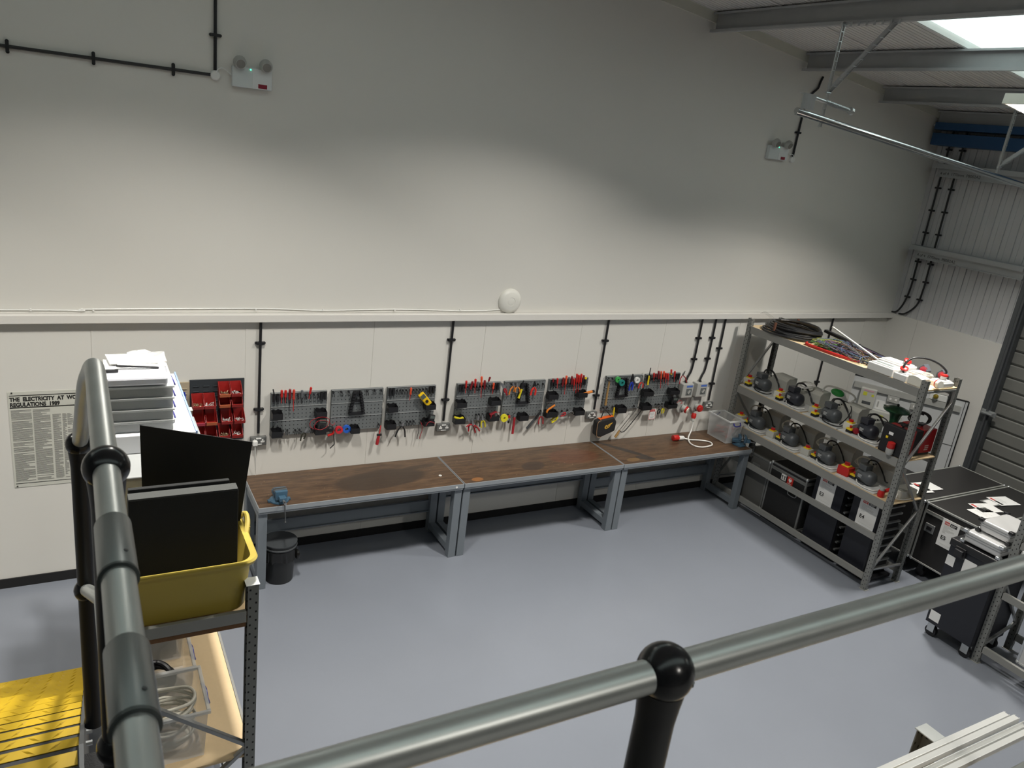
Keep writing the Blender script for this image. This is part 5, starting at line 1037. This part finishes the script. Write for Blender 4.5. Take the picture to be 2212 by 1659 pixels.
handle_front(FA, 6.28, -1.05, .60); handle_front(FA, 6.28, -1.36, .56)
g = G(); g.box(6.276, 6.282, -1.215, -1.145, .638, .715); s = g.done('arrow_sticker', M_paper, FA)
for yc in (-1.198, -1.163): g = G(); g.prism([(yc - .005, .645), (yc + .005, .645), (yc + .005, .685), (yc + .012, .685), (yc, .708), (yc - .012, .685), (yc - .005, .685)], 'x', 6.2745, 6.276); g.done('up_arrow', M_ink, s)
g = G(); g.box(6.275, 6.282, -1.325, -1.24, .625, .72); s = g.done('heart_sticker', mat('safety red', (.55, .03, .02), .5), FA)
g = G(); hp = [(-1.2825 + .024 * (math.sin(a) ** 3), .678 + .0018 * (13 * math.cos(a) - 5 * math.cos(2 * a) - 2 * math.cos(3 * a) - math.cos(4 * a))) for a in [2 * PI * k / 28 for k in range(28)]]; g.prism(hp, 'x', 6.2738, 6.275); g.done('white_heart', M_paper, s)
g = G(); g.box(6.2738, 6.275, -1.31, -1.255, .638, .643); g.done('sticker_line', M_paper, s); g = G(); g.box(6.2738, 6.275, -1.30, -1.265, .707, .711); g.done('sticker_line', M_paper, s)
FB = flight_case(6.30, 6.70, -.93, -.45, .12, .76, 'dark grey case at the wall end under the rack', frame=dk, group='black cases under the rack', panel=mat('worn grey panel', (.10, .10, .095), .6)); 
g = G(); g.box(6.294, 6.302, -.78, -.66, .56, .65); g.done('recessed_latch', M_galv, FB)
def drawer_case(y0, y1, code, sy0, sy1, label):
    t = thing('drawer_case', label, 'case', (6.5, (y0 + y1) / 2, .03), 'black drawer cases under the rack')
    g = G(); g.box(6.33, 6.36, y0 + .10, y1 - .01, .06, .98); g.done('front_panel', mat('navy black panel', (.010, .011, .017), .45), t, bevel=.003)
    g = G(); g.box(6.36, 6.74, y0 + .10, y1 - .01, .06, .95); g.done('carcass', M_matt, t)
    for k in range(9):
        z = .12 + .094 * k; g = G(); g.box(6.40, 6.73, y0 + .075, y0 + .10, z, z + .018); g.done('runner_rail', M_galv, t)
    g = G(); g.box(6.33, 6.74, y0 + .02, y1 - .01, .03, .06); g.done('plinth', M_black, t)
    sheet(t, 6.33, sy0, sy1, .60, .925, code)
drawer_case(-2.08, -1.57, 'E3', -1.64, -1.86, 'black drawer case labelled E3 under the lower motor shelf')
drawer_case(-2.53, -2.09, 'E4', -2.19, -2.42, 'black drawer case labelled E4 at the near end of the rack')
# ---------------- big flight cases by the roller door ----------------
bt = mat('black laminate', (.022, .021, .021), .45, noise=.06)
fr = mat('aluminium extrusion', (.52, .53, .50), .4, .6)
C1 = flight_case(7.07, 8.66, -2.462, -1.868, .19, .90, 'large black flight case nearer the wall, with two sheets on its lid', frame=fr, group='large flight cases', castors=True, panel=bt)
C2 = flight_case(7.07, 8.68, -3.09, -2.482, .19, .90, 'large black flight case labelled E5, nearer the camera', lidz=.80, frame=fr, group='large flight cases', castors=True, panel=bt)
sheet(C2, 7.068, -2.71, -2.905, .50, .82, 'E5')
for yc in (-2.60, -2.98):
    g = G(); g.box(7.055, 7.07, yc - .055, yc + .055, .58, .68); o = g.done('butterfly_latch', M_galv, C2, bevel=.004); g = G(); g.box(7.05, 7.056, yc - .03, yc + .03, .61, .65); g.done('latch_handle', M_black, o)
def flat_sheet(x, y, rz, label, w_=.21, h=.297, z=.905, logo=True, group='loose sheets on the flight cases', mark='lines'):
    t = thing('printed_page', label, 'paper', (x, y, z), group, rz=rz); L0 = t.location.copy(); t.location = (0, 0, 0)
    g = G(); g.box(-h / 2, h / 2, -w_ / 2, w_ / 2, -.001, .001); g.done('page', M_paper, t)
    if logo:
        g = G(); g.box(-h / 2 + .02, -h / 2 + .055, .02, w_ / 2 - .02, .001, .0016); g.done('red_logo_panel', mat('logo red', (.55, .06, .05), .5), t)
        g = G(); g.box(-h / 2 + .02, -h / 2 + .055, -w_ / 2 + .02, .015, .001, .0016); g.done('black_logo_panel', M_ink, t)
    for j in range(6 if logo else 4):
        g = G(); xx = -h / 2 + (.075 if logo else .09) + .014 * j * (1 if logo else 2); g.box(xx, xx + .003, -w_ / 2 + .03 + (.02 * (j % 3)), w_ / 2 - .03, .001, .0014); g.done('text_line', M_greyp, t)
    t.location = L0
flat_sheet(7.28, -2.22, -.15, 'plain white page on the far flight case lid, seen through the rack', logo=False); flat_sheet(7.48, -2.20, -.1, 'printed page with logo on the far flight case lid')
flat_sheet(7.50, -2.88, -.12, 'handwritten white page on the near case lid, left of three', logo=False); flat_sheet(7.66, -2.80, -.25, 'middle printed page with logo on the near case lid'); flat_sheet(8.10, -2.75, -.2, 'rightmost printed page with logo on the near case lid')
t = thing('dish_plate', 'square recessed plate with a small white card on the near case lid', 'plate', (7.88, -2.73, .902)); g = G(); g.box(7.79, 7.97, -2.81, -2.65, .902, .904); g.done('metal_frame', M_galv, t); g = G(); g.box(7.82, 7.94, -2.79, -2.67, .904, .9055); g.done('white_card', M_paper, t)
t = thing('black_equipment_case', 'black case with a white page on top, seen through the rack', 'case', (7.5, -1.45, 0)); g = G(); g.box(7.2, 7.95, -1.75, -1.2, 0, .82); g.done('case_body', M_matt, t, bevel=.01); g = G(); g.box(7.3, 7.6, -1.62, -1.38, .821, .824); g.done('top_page', M_paper, t)
# ---------------- training boards on the lining wall ----------------
U = Vector((.50286, -.86437, 0)); P2 = Vector((9.116, -1.49, 0)); Nn = Vector((-.86437, -.50286, 0))
def bframe(u, z, d=0): return P2 + U * u + Nn * d + Vector((0, 0, z))
def bbox(g, u0, u1, z0, z1, d0, d1):
    M = Matrix(((U.x, Nn.x, 0, P2.x), (U.y, Nn.y, 0, P2.y), (0, 0, 1, 0), (0, 0, 0, 1))); return g.box(u0, u1, d0, d1, z0, z1, M)
t = thing('training_board', 'white electrical training board with black edge standing behind the rack', 'training board', (8.8, -.95, .0))
g = G(); bbox(g, -1.42, 0, .45, 1.585, -.02, 0); g.done('white_board', mat('board white', (.60, .61, .62), .5), t)
g = G(); bbox(g, .0, .014, .45, 1.59, -.025, .008); bbox(g, -1.42, 0, 1.585, 1.598, -.025, .006); g.done('black_edge', M_black, t)
g = G(); bbox(g, -.035, -.028, .45, 1.585, 0, .004); g.done('black_line', M_ink, t)
g = G(); bbox(g, -.33, -.02, .95, .957, 0, .004); g.done('shelf_line', M_dgrey, t)
for u in (-1.3, -.1):
    g = G(); bbox(g, u, u + .05, 0, .45, -.05, 0); bbox(g, u, u + .05, 0, .04, -.25, .10); g.done('stand_leg', M_dgrey, t)
g = G(); bbox(g, -1.40, -.06, 1.43, 1.51, .0, .035); g.done('grey_trunking', M_greyp, t)
def on_board(name, label, cat, parts, u, z, grp=None):
    q = thing(name, label, cat, bframe(u, z), grp)
    for nm, a, m, bev in parts: g = G(); bbox(g, *a); g.done(nm, m, q, bevel=bev)
    return q
on_board('consumer_unit', 'pale consumer unit with yellow warning labels on the training board', 'consumer unit', [('unit_body', (-1.29, -1.085, 1.18, 1.46, .0, .09), M_lgrey, .01), ('switch_window', (-1.24, -1.13, 1.24, 1.28, .09, .095), M_dgrey, .002), ('yellow_triangle', (-1.25, -1.20, 1.36, 1.41, .09, .093), mat('lime label', (.62, .62, .05), .5), 0), ('yellow_label', (-1.14, -1.11, 1.36, 1.39, .09, .093), mat('lime label', (.62, .62, .05), .5), 0), ('red_label', (-1.25, -1.12, 1.42, 1.445, .09, .093), mat('pink label', (.60, .38, .42), .5), 0)], -1.19, 1.18)
sk = lambda u, w_, z: [('metal_plate', (u - w_ / 2, u + w_ / 2, z, z + .09, .0, .04), M_greyp, .006)] + [('outlet', (u + k - .014, u + k + .014, z + .035, z + .065, .04, .045), M_white, 0) for k in ((-.035, .035) if w_ > .1 else (0,))]
on_board('board_socket', 'grey double socket on the training board', 'socket', sk(-.87, .15, 1.335), -.87, 1.335); on_board('board_socket', 'grey single socket on the training board near the rack post', 'socket', sk(-.60, .09, 1.31), -.6, 1.31)
q = on_board('lamp_holder', 'white lamp holder with a golden bulb on the training board', 'lamp', [('holder_plate', (-.46, -.25, 1.515, 1.60, .0, .03), M_white, .006), ('holder', (-.40, -.37, 1.515, 1.545, .03, .06), M_white, .004)], -.35, 1.515)
g = G(); c = bframe(-.385, 1.575, .075); g.sph(c, .034, 14); g.done('golden_bulb', mat('amber glass', (.35, .25, .03), .1, .6), q, smooth=True)
on_board('white_cable_box', 'low pale box with lime label on the training board', 'box', [('box_body', (-1.20, -.70, 1.06, 1.18, .0, .07), M_lgrey, .008), ('lime_label', (-.98, -.93, 1.10, 1.13, .07, .073), mat('lime label', (.62, .62, .05), .5), 0)], -.95, 1.06)
on_board('notice_sheet', 'white notice sheet on the training board', 'paper', [('sheet', (-1.07, -.86, 1.19, 1.32, .002, .004), M_paper, 0), ('text_block', (-1.05, -1.03, 1.22, 1.30, .004, .005), M_greyp, 0)], -.95, 1.19)
# ---------------- near right rack, wheeled cabinet, aluminium cases ----------------
rack(6.205, 6.80, -6.0, -3.80, 2.39, [(2.30, M_chip, 1), (1.30, None, 1), (.78, None, 1), (.19, None, 1)], 'second grey rack at the right edge, holding an aluminium case', [(0, 2.2), (1, 1.6), (0, .9), (1, .3), (0, .15)])
t = thing('wheeled_cabinet', 'tall black cabinet on castors between the two grey racks', 'cabinet', (6.42, -3.58, 0))
nb = mat('navy black panel', (.010, .011, .017), .45)
g = G(); g.box(6.12, 6.68, -3.795, -3.335, .15, 1.0); g.done('cabinet_body', nb, t, bevel=.004)
g = G(); g.box(6.105, 6.70, -3.80, -3.325, 1.0, 1.075); g.done('top_lid', M_black, t, bevel=.01)
g = G(); g.box(6.09, 6.12, -3.50, -3.40, .93, 1.03); g.box(6.06, 6.09, -3.49, -3.41, .95, 1.01); g.done('handle_latch', M_black, t, bevel=.004)
for a in ((-3.42, -3.34, .80, .90), (-3.62, -3.50, .80, .94), (-3.60, -3.47, .60, .72), (-3.46, -3.36, .19, .29)):
    g = G(); g.box(6.116, 6.12, a[0], a[1], a[2], a[3]); g.done('paper_label', M_paper, t)
for xa in (6.18, 6.62):
    for ya in (-3.39, -3.74):
        g = G(); g.cyl((xa - .02, ya, .055), (xa + .02, ya, .055), .055, n=20); o = g.done('castor_wheel', M_black, t, smooth=True)
        g = G(); g.box(xa - .032, xa - .022, ya - .035, ya + .035, .05, .15); g.box(xa + .022, xa + .032, ya - .035, ya + .035, .05, .15); g.box(xa - .035, xa + .035, ya - .04, ya + .04, .135, .15); g.done('castor_fork', M_galvl, t, bevel=.003)
al = mat('brushed aluminium case', (.60, .60, .60), .4, .35, noise=.04)
def alu_case(x0, x1, y0, y1, z0, z1, label, black=True):
    t = thing('aluminium_case', label, 'case', ((x0 + x1) / 2, (y0 + y1) / 2, z0), 'aluminium cases')
    g = G(); g.box(x0, x1, y0, y1, z0, z1); g.done('shell', al, t, bevel=.012)
    for z in ((z0 + z1) / 2, (z0 + z1) / 2 + .022): g = G(); g.box(x0 - .003, x1 + .003, y0 - .003, y1 + .003, z - .004, z + .004); g.done('edge_rib', M_galv, t)
    for xa in (x0, x1):
        for ya in (y0, y1):
            for za in (z0, z1): g = G(); g.bx((xa, ya, za), (.045, .045, .03)); g.done('corner_cap', M_black if black else M_galvl, t, bevel=.006)
    g = G(); g.box(x0 + .1, x0 + .2, y0 - .012, y0, (z0 + z1) / 2, (z0 + z1) / 2 + .03); g.done('latch', M_galvl, t)
alu_case(6.14, 6.60, -3.76, -3.42, 1.092, 1.20, 'lower aluminium case with round edges on the wheeled cabinet', black=False)
alu_case(6.24, 6.66, -3.75, -3.47, 1.218, 1.325, 'upper aluminium case with black corners on the wheeled cabinet')
t = flight_case(6.26, 6.75, -4.85, -4.13, .20, .74, 'pale aluminium flight case on the lowest beam of the second rack', frame=M_galvl, panel=al)
g = G(); g.box(6.30, 6.74, -4.9, -4.2, .79, .90); tg(g.done('white_carton', M_white, bevel=.01), 'low white carton on the second rack at the right edge', 'carton')

# ---------------- mezzanine, guard rails ----------------
M_ball = mat('glossy black moulding', (.010, .010, .012), .22)
g = G(); g.box(-2.35, 9.0, -12, -6.42, 2.28, 2.40); struct(g.done('trim_5', mat('mezzanine deck', (.16, .16, .16), .6), base=False))
g = G(); g.box(-2.35, -1.155, -6.42, -4.918, 2.34, 2.398); g.box(-1.155, -1.02, -6.42, -5.21, 2.34, 2.398); struct(g.done('trim_6', mat('dark landing plate', (.035, .037, .04), .55, .3, noise=.2, nscale=70, bump=.6, bscale=180), base=False))
YR, ZR_, R0 = -6.326, 3.603, .0212
t = thing('guard_rail', 'near brushed steel guard rail with black ball post across the bottom right', 'guard rail', (1.0, YR, 2.40), 'mezzanine guard rails')
g = G(); g.tube([(-1.04, YR, ZR_), (9.0, YR, ZR_)], R0, 28); g.done('top_rail', M_rail, t, smooth=True)
g = G(); g.tube([(-1.04, YR, 3.0), (9.0, YR, 3.0)], R0, 16); g.done('mid_rail', M_rail, t, smooth=True)
def stanchion(t, x, y, zt, zb, axis, mids=(), pr=.026, zm=M_ball):
    g = G(); g.lathe([(.030, 0), (.030, .012), (pr, .03), (pr, zt - zb - .075), (.0285, zt - zb - .045), (.031, zt - zb - .022)], (x, y, zb), n=24); (g.lathe([(.05, 0), (.05, .01), (.03, .012)], (x, y, zb), n=20) if zb > 2.3 else None); s = g.done('stanchion', M_black, t, smooth=True)
    for z in (zt,) + tuple(mids):
        g = G(); g.sph((x, y, z), .0375, 32); o = g.done('ball_joint', M_ball, s, smooth=True)
    a = Vector(axis).normalized(); 
    return s
s = stanchion(t, -.47, YR, ZR_, 2.40, (1, 0, 0), (3.0,))
g = G(); d = Vector((.55, -.35, -.35)).normalized(); c = Vector((-.47, YR, ZR_)); d = Vector((.50, -.62, -.10)).normalized(); g.lathe([(.0038, .0365), (.0038, .0385), (.0025, .0385), (.002, .037)], c + Vector((0, 0, -.012)) * 0, d, 14); g.done('grub_screw', M_galv, s, smooth=True)
for x in (1.35, 3.15, 4.95, 6.75, 8.55): stanchion(t, x, YR, ZR_, 2.40, (1, 0, 0), (3.0,))
XL = -1.070
t = thing('stair_handrail', 'long steel handrail at the left with black ball posts, descending by the stairs', 'handrail', (-1.08, -5.3, 2.5), 'mezzanine guard rails')
g = G(); g.tube([(XL, y, ZR_ + .005) for y in (YR - .03, -6.2, -5.9, -5.6, -5.3, -5.08)] + smoothpath([(XL, -5.08, ZR_ + .005), (XL - .002, -5.0, ZR_ - .003), (XL - .008, -4.93, ZR_ - .04), (XL - .018, -4.86, ZR_ - .10), (-1.100, -4.7, 3.345), (-1.108, -4.5, 3.205)], 6)[1:] + [(-1.110, -3.0, 2.224), (-1.110, -1.7, 1.374)], R0, 28); g.done('top_rail', M_rail, t, smooth=True)
for ya, yb in ((-5.92, -5.775), (-6.205, -6.075)):
    g = G(); g.lathe([(R0 + .0008, 0), (R0 + .0038, .006), (R0 + .0038, abs(yb - ya))], (XL, yb, ZR_ + .005), (0, -1, 0), 28); g.done('sleeve', mat('matt grey sleeve', (.27, .29, .29), .38, .85, noise=.05), t, smooth=True)
    g = G(); g.lathe([(R0 + .0005, 0), (R0 + .0045, .001), (R0 + .0045, .006), (R0 + .0005, .007)], (XL, ya, ZR_ + .005), (0, -1, 0), 28); g.done('sleeve_ring', mat('dark ring', (.08, .09, .09), .4, .6), t, smooth=True)
for ys in ((-5.92, -5.775), (-6.205, -6.075)):
    yy = (ys[0] * .8 + ys[1] * .2); g = G(); v = Vector((.45, 0, .9)).normalized(); g.lathe([(.003, 0), (.003, .0012), (.001, .0014)], Vector((XL, yy, ZR_ + .005)) + v * (R0 + .0035), v, 10); g.done('sleeve_screw', M_dgrey, t)
stanchion(t, XL, -5.57, ZR_ + .005, 2.40, (0, 1, 0), (3.02,))
stanchion(t, -1.110, -4.5, 3.20, 2.18, (0, 1, 0), (2.70,))
stanchion(t, -1.112, -3.0, 2.22, 1.18, (0, 1, 0), (1.72,))
stanchion(t, -1.112, -1.7, 1.37, .30, (0, 1, 0), (.87,))
g = G(); g.tube([(-1.072, -5.57, 3.02), (-1.076, -5.0, 2.98), (-1.112, -4.5, 2.70), (-1.112, -1.7, .87)], .0195, 16); g.done('mid_rail', M_rail, t, smooth=True)
g = G(); g.lathe([(.026, 0), (.026, .05)], (-1.112, -4.46, 2.672), (0, .83, -.55), 18); g.done('ferrule', M_galvl, t, smooth=True)
# stairs
t = thing('metal_stairs', 'yellow chequer-plate stairs going down at the lower left', 'stairs', (-1.72, -3.0, 0))
M_yst = mat('yellow stair paint', (.58, .38, .012), .4, noise=.12, nscale=12)
M_tread = mat('dark chequer tread', (.030, .032, .035), .5, .3)
def ridges(g, x0, x1, ya, yb, z, h=.0045):
    i = 0; yy = ya
    while yy < yb:
        x = x0 + (.035 if i % 2 else 0)
        while x < x1:
            j = int(round(x / .07)); a = .62 if (i + j) % 2 else -.62; c, s_ = math.cos(a), math.sin(a); L_, w_ = .023, .0055
            P = [(x - c * L_, yy - s_ * L_), (x + s_ * w_, yy - c * w_), (x + c * L_, yy + s_ * L_), (x - s_ * w_, yy + c * w_)]
            q = [g.bm.verts.new((p[0], p[1], z)) for p in P]; top = g.bm.verts.new((x, yy, z + h))
            for e in range(4): g.bm.faces.new((q[e], q[(e + 1) % 4], top))
            x += .07
        yy += .034; i += 1
for k in range(15):
    z = 2.40 - .16 * k; y = -4.86 + .24 * k; nd = .055 if k == 0 else .038
    if k: g = G(); g.box(-2.30, -1.155, y - .26, y - nd, z - .006, z); ridges(g, -2.27, -1.18, y - .24, y - nd - .02, z); g.done('tread', M_tread, t)
    g = G(); g.box(-2.30, -1.155, y - nd, y, z - .003, z + .003); g.box(-2.30, -1.155, y - .003, y, z - .05, z - .003); ridges(g, -2.27, -1.18, y - nd + .018, y - .012, z + .003, .005); g.done('yellow_nosing', M_yst, t)
M_str = mat('dark stringer steel', (.11, .115, .12), .4, .5, noise=.1)
for x in (-1.150, -2.312):
    g = G(); g.prism([(-5.13, 2.44), (-4.88, 2.44), (-1.36, .09), (-1.36, 0), (-1.62, 0), (-5.13, 2.2)], 'x', x, x + .012); g.done('stringer', M_str, t)
for y in (-4.7, -4.44, -4.18, -3.92, -3.66):
    g = G(); z = 2.33 - .667 * (y + 4.86); 
    g.cyl((-1.138, y, z), (-1.118, y, z), .009, n=6); g.done('stair_bolt', M_galvl, t)
g = G(); g.box(-1.137, -1.02, -5.20, -4.885, 2.34, 2.405); tg(g.done('bristle_mat', mat('bristle mat', (.03, .03, .032), .9, bump=1.0, bscale=260)), 'dark bristly pad at the stair head behind the handrail', 'mat')
# ---------------- left rack and its contents ----------------
M_wood2 = mat('pale particle board', (.66, .50, .30), .6, noise=.05, nscale=50)
t = rack(-1.02, -.383, -3.58, -1.15, 2.0, [(1.80, M_wood2, 1), (.97, M_wood2, 1), (.25, None, 1)], 'left grey rack with a yellow tub on top and clear boxes below', [(0, 1.50), (1, 1.02), (0, .5), (1, .1)], cap=True, pw=.065)
g = G(); g.box(-.97, -.44, -3.585, -3.56, 1.80, 1.862); g.done('end_rail', M_rackm, t, bevel=.003)
g = G(); g.box(-.97, -.44, -3.572, -3.545, 1.768, 1.792); g.done('board_edge', mat('raw board edge', (.22, .11, .05), .8, noise=.2, nscale=90), t)
def rrect(x0, x1, y0, y1, r, n=6):
    P = []
    for cx, cy, a0 in ((x1 - r, y1 - r, 0), (x0 + r, y1 - r, PI / 2), (x0 + r, y0 + r, PI), (x1 - r, y0 + r, 1.5 * PI)):
        for k in range(n + 1):
            a = a0 + PI / 2 * k / n; P.append((cx + r * math.cos(a), cy + r * math.sin(a)))
    return P
t = thing('yellow_tub', 'large yellow plastic tub on the left rack holding foam sheets', 'tub', (-.69, -3.3, 1.846)); g = G(); R_ = []
for ins, z in ((.03, 1.846), (.022, 1.86), (.004, 2.075), (.0, 2.085), (-.022, 2.10), (-.028, 2.118), (-.020, 2.128), (.004, 2.122), (.010, 2.08), (.034, 1.866), (.05, 1.856)):
    R_.append(g._v([(x, y, z) for x, y in rrect(-.985 + ins, -.405 - ins, -3.55 + ins * .6, -3.09 - ins, .07)]))
g.skin(R_); g.done('tub_body', mat('yellow tub plastic', (.52, .40, .075), .45), t, smooth=True)
g = G(); g.box(-.372, -.366, -3.26, -3.16, 2.09, 2.14); g.tube(smoothpath([(-.39, -3.28, 2.115), (-.375, -3.23, 2.15), (-.372, -3.18, 2.17), (-.375, -3.13, 2.15), (-.39, -3.10, 2.115)], 4), .014, 8); g.done('end_grip', mat('yellow tub plastic', (.52, .40, .075), .45), t, smooth=True)
M_foam = mat('charcoal foam', (.020, .021, .021), .95, bump=.5, bscale=300)
t = thing('foam_sheet', 'thick charcoal foam slab with pale grey top edge, front of the tub', 'foam', (-.68, -3.4, 1.87)); g = G(); g.box(-.935, -.462, -3.452, -3.385, 1.875, 2.46); g.done('foam_body', M_foam, t, bevel=.004)
g = G(); g.box(-.933, -.464, -3.450, -3.387, 2.4605, 2.463); g.done('cut_edge', mat('grey cut foam', (.065, .068, .065), .9, bump=.4, bscale=300), t)
g = G(); g.box(-.93, -.49, -3.375, -3.35, 1.875, 2.475); tg(g.done('thin_foam_sheet', M_foam, bevel=.003), 'thin speckled black foam sheet just behind the thick slab', 'foam')
g = G(); g.prism([(-.852, 1.875), (-.86, 2.70), (-.343, 2.566), (-.425, 1.875)], 'y', -3.155, -3.149); tg(g.done('black_board', mat('smooth black board', (.004, .004, .0045), .6)), 'tall thin black board leaning out of the yellow tub', 'board')
# boxes on the lower shelf
def coil_fill(t_, x0, x1, y0, y1, z0, z1, m, n, rad, seed, name):
    rr = random.Random(seed)
    for k in range(n):
        g = G(); cx, cy = (x0 + x1) / 2 + rr.uniform(-.02, .02), (y0 + y1) / 2 + rr.uniform(-.02, .02); zz = z0 + (z1 - z0) * (k + .5) / n; rx, ry = (x1 - x0) / 2 - rad - rr.uniform(.005, .05), (y1 - y0) / 2 - rad - rr.uniform(.005, .06)
        g.tube(smoothpath([(cx + rx * math.cos(a) * rr.uniform(.85, 1), cy + ry * math.sin(a) * rr.uniform(.85, 1), zz + rr.uniform(-.015, .015)) for a in [2 * PI * q / 9 for q in range(9)]], 5, True), rad, 8, closed=True); g.done(name, m, t_, smooth=True)
M_crate = mat('clear crate plastic', (.66, .68, .69), .25, alpha=.42)
NAVY = mat('navy handle', (.03, .03, .22), .4)
A = clear_box(-1.0, -.605, -3.52, -3.17, .972, .30, 'clear box of coiled white cable at the near end of the lower shelf', group='clear boxes on the lower shelf', handles='x', m=M_crate)
t = thing('white_cable_coils', 'coils of white cable filling the nearest clear box', 'cable', (-.8, -3.34, .99)); coil_fill(t, -.97, -.63, -3.49, -3.20, .99, 1.25, M_flex, 9, .009, 3, 'cable_coil')
B_ = clear_box(-.97, -.62, -3.12, -2.74, .972, .27, 'clear box with black parts inside, second on the lower shelf', group='clear boxes on the lower shelf', handles='x', m=M_crate)
t = thing('black_cable_bundle', 'bundle of black cable inside the second clear box', 'cable', (-.8, -2.93, .99)); coil_fill(t, -.94, -.66, -3.09, -2.78, .99, 1.12, M_black, 4, .014, 8, 'cable_coil')
clear_box(-.97, -.62, -2.70, -2.32, .972, .30, 'third clear box on the lower shelf, mostly hidden by the top shelf', group='clear boxes on the lower shelf', handles='x', m=M_crate)
g = G(); g.box(-.93, -.66, -2.66, -2.36, .99, 1.18); tg(g.done('black_foam_block', M_foam, bevel=.01), 'black block inside the third clear box', 'foam')
# pile on the top shelf
M_milk = mat('milky crate', (.60, .62, .62), .35, alpha=.72)
t = thing('grey_document_crate', 'grey translucent crate at the bottom of the pile behind the black board', 'crate', (-.76, -2.55, 1.80)); g = G(); open_box(g, -1.02, -.50, -2.92, -2.15, 1.802, 2.30, .006); g.done('crate_body', M_milk, t, bevel=.006)
g = G(); g.box(-1.03, -.49, -2.93, -2.14, 2.30, 2.325); g.done('crate_lid', mat('grey lid', (.30, .31, .31), .4), t, bevel=.006)
g = G(); rr = random.Random(6)
for k in range(6): g.bx((-.9 + .06 * k, -2.90, 2.10 + .02 * rr.random()), (.05, .01, .22), ry=rr.uniform(-.3, .3))
g.done('papers', M_paper, t)
t = thing('flat_white_box', 'flat white box under the clear trays on the left rack', 'box', (-.76, -2.2, 2.327)); g = G(); g.box(-1.0, -.545, -2.64, -1.62, 2.327, 2.432); g.done('box_body', mat('bright white card', (.82, .82, .84), .6), t, bevel=.004)
g = G(); g.box(-.544, -.535, -2.64, -1.60, 2.38, 2.436); g.done('blue_film', mat('blue film', (.30, .42, .72), .3), t)
for k in range(4):
    z = 2.434 + .066 * k
    q = ['lowest clear tray of the stack of four', 'second clear tray from the bottom of the stack', 'third clear tray from the bottom, with blue pieces', 'top clear tray of the four, with dark contents'][k]
    t = thing('clear_tray', q, 'tray', (-.82, -2.4, z), 'stack of clear trays'); g = G(); open_box(g, -1.0, -.655, -2.60, -2.20, z + .001, z + .058, .004); g.done('tray_body', M_crate, t, bevel=.003)
    g = G(); g.box(-1.008, -.647, -2.608, -2.192, z + .052, z + .065); g.done('tray_lid', M_milk, t, bevel=.003)
    g = G(); g.box(-.98, -.76 if k == 2 else -.68, -2.585, -2.25, z + .006, z + .030); g.done('tray_contents', mat('taupe contents', (.16, .14, .125), .7) if k % 2 else mat('grey contents', (.20, .20, .20), .7), t)
    if k == 2: g = G(); g.box(-.75, -.68, -2.585, -2.45, z + .006, z + .030); g.done('blue_contents', mat('pale blue contents', (.12, .20, .45), .6), t)
    g = G(); g.tube(smoothpath([(-.65, -2.50, z + .055), (-.635, -2.49, z + .03), (-.635, -2.40, z + .025), (-.65, -2.38, z + .055)], 4), .006, 6); g.done('handle', NAVY, t, smooth=True)
t = thing('bagged_papers', 'white papers in clear bags heaped on top of the tray stack', 'papers', (-.83, -2.4, 2.70)); zb = 2.70
g = G(); g.bx((-.83, -2.53, zb + .033), (.30, .16, .05), rx=.1); g.bx((-.82, -2.36, zb + .03), (.30, .20, .05), ry=-.04); g.done('paper_pack', mat('bluish white bag', (.78, .79, .86), .3), t, bevel=.012)
for k, (cx, cz, a) in enumerate(((-.86, .062, .03), (-.80, .070, .08), (-.84, .076, .04))):
    g = G(); g.bx((cx, -2.42 + .03 * k, zb + cz), (.24, .17, .006), ry=a, rz=.05 * k); g.done('white_sheet', M_paper, t)
g = G(); g.bx((-.82, -2.50, zb + .076), (.21, .012, .007), ry=.09); g.bx((-.945, -2.53, zb + .066), (.06, .02, .012)); g.done('black_binding', M_black, t)
g = G(); rr = random.Random(9); v = []
for i in range(7):
    for j in range(5): v.append(g.bm.verts.new((-.86 + .032 * i, -2.45 + .05 * j, zb + .080 + rr.uniform(0, .018))))
for i in range(6):
    for j in range(4): g.bm.faces.new((v[i * 5 + j], v[i * 5 + j + 1], v[(i + 1) * 5 + j + 1], v[(i + 1) * 5 + j]))
g.done('crumpled_film', mat('clear film', (.85, .87, .9), .1, alpha=.35), t, smooth=False)
# ---------------- rack and trunking at the bottom right ----------------
rack(-.95, 1.505, -6.38, -5.745, 2.39, [(2.22, M_chip, 1), (1.2, M_chip, 1)], 'rack below the near rail, only its capped post showing at the bottom right', [(0, 2.1), (1, 1.4)], cap=True, pw=.065, ends=())
WH = mat('gloss white trunking', (.80, .80, .78), .3)
for k, (y, h) in enumerate(((-5.838, .016), (-5.868, .024), (-5.898, .018), (-5.928, .022))):
    x1 = 1.85 + .008 * k
    t = thing('white_trunking_length', '%s white trunking length from the far side of the row at the bottom right' % ORD[k], 'trunking', (1.2, y, 2.395), 'white trunking lengths on the rack'); g = G(); z = 2.398
    g.box(.5, x1, y - .0095, y + .0095, z, z + .003); g.box(.5, x1, y - .0095, y - .0075, z + .003, z + h); g.box(.5, x1, y + .0075, y + .0095, z + .003, z + h)
    if k != 2: g.box(.5, x1 - .01, y - .0105, y + .0105, z + h, z + h + .002)
    g.done('trunking_body', WH, t, bevel=.0015)
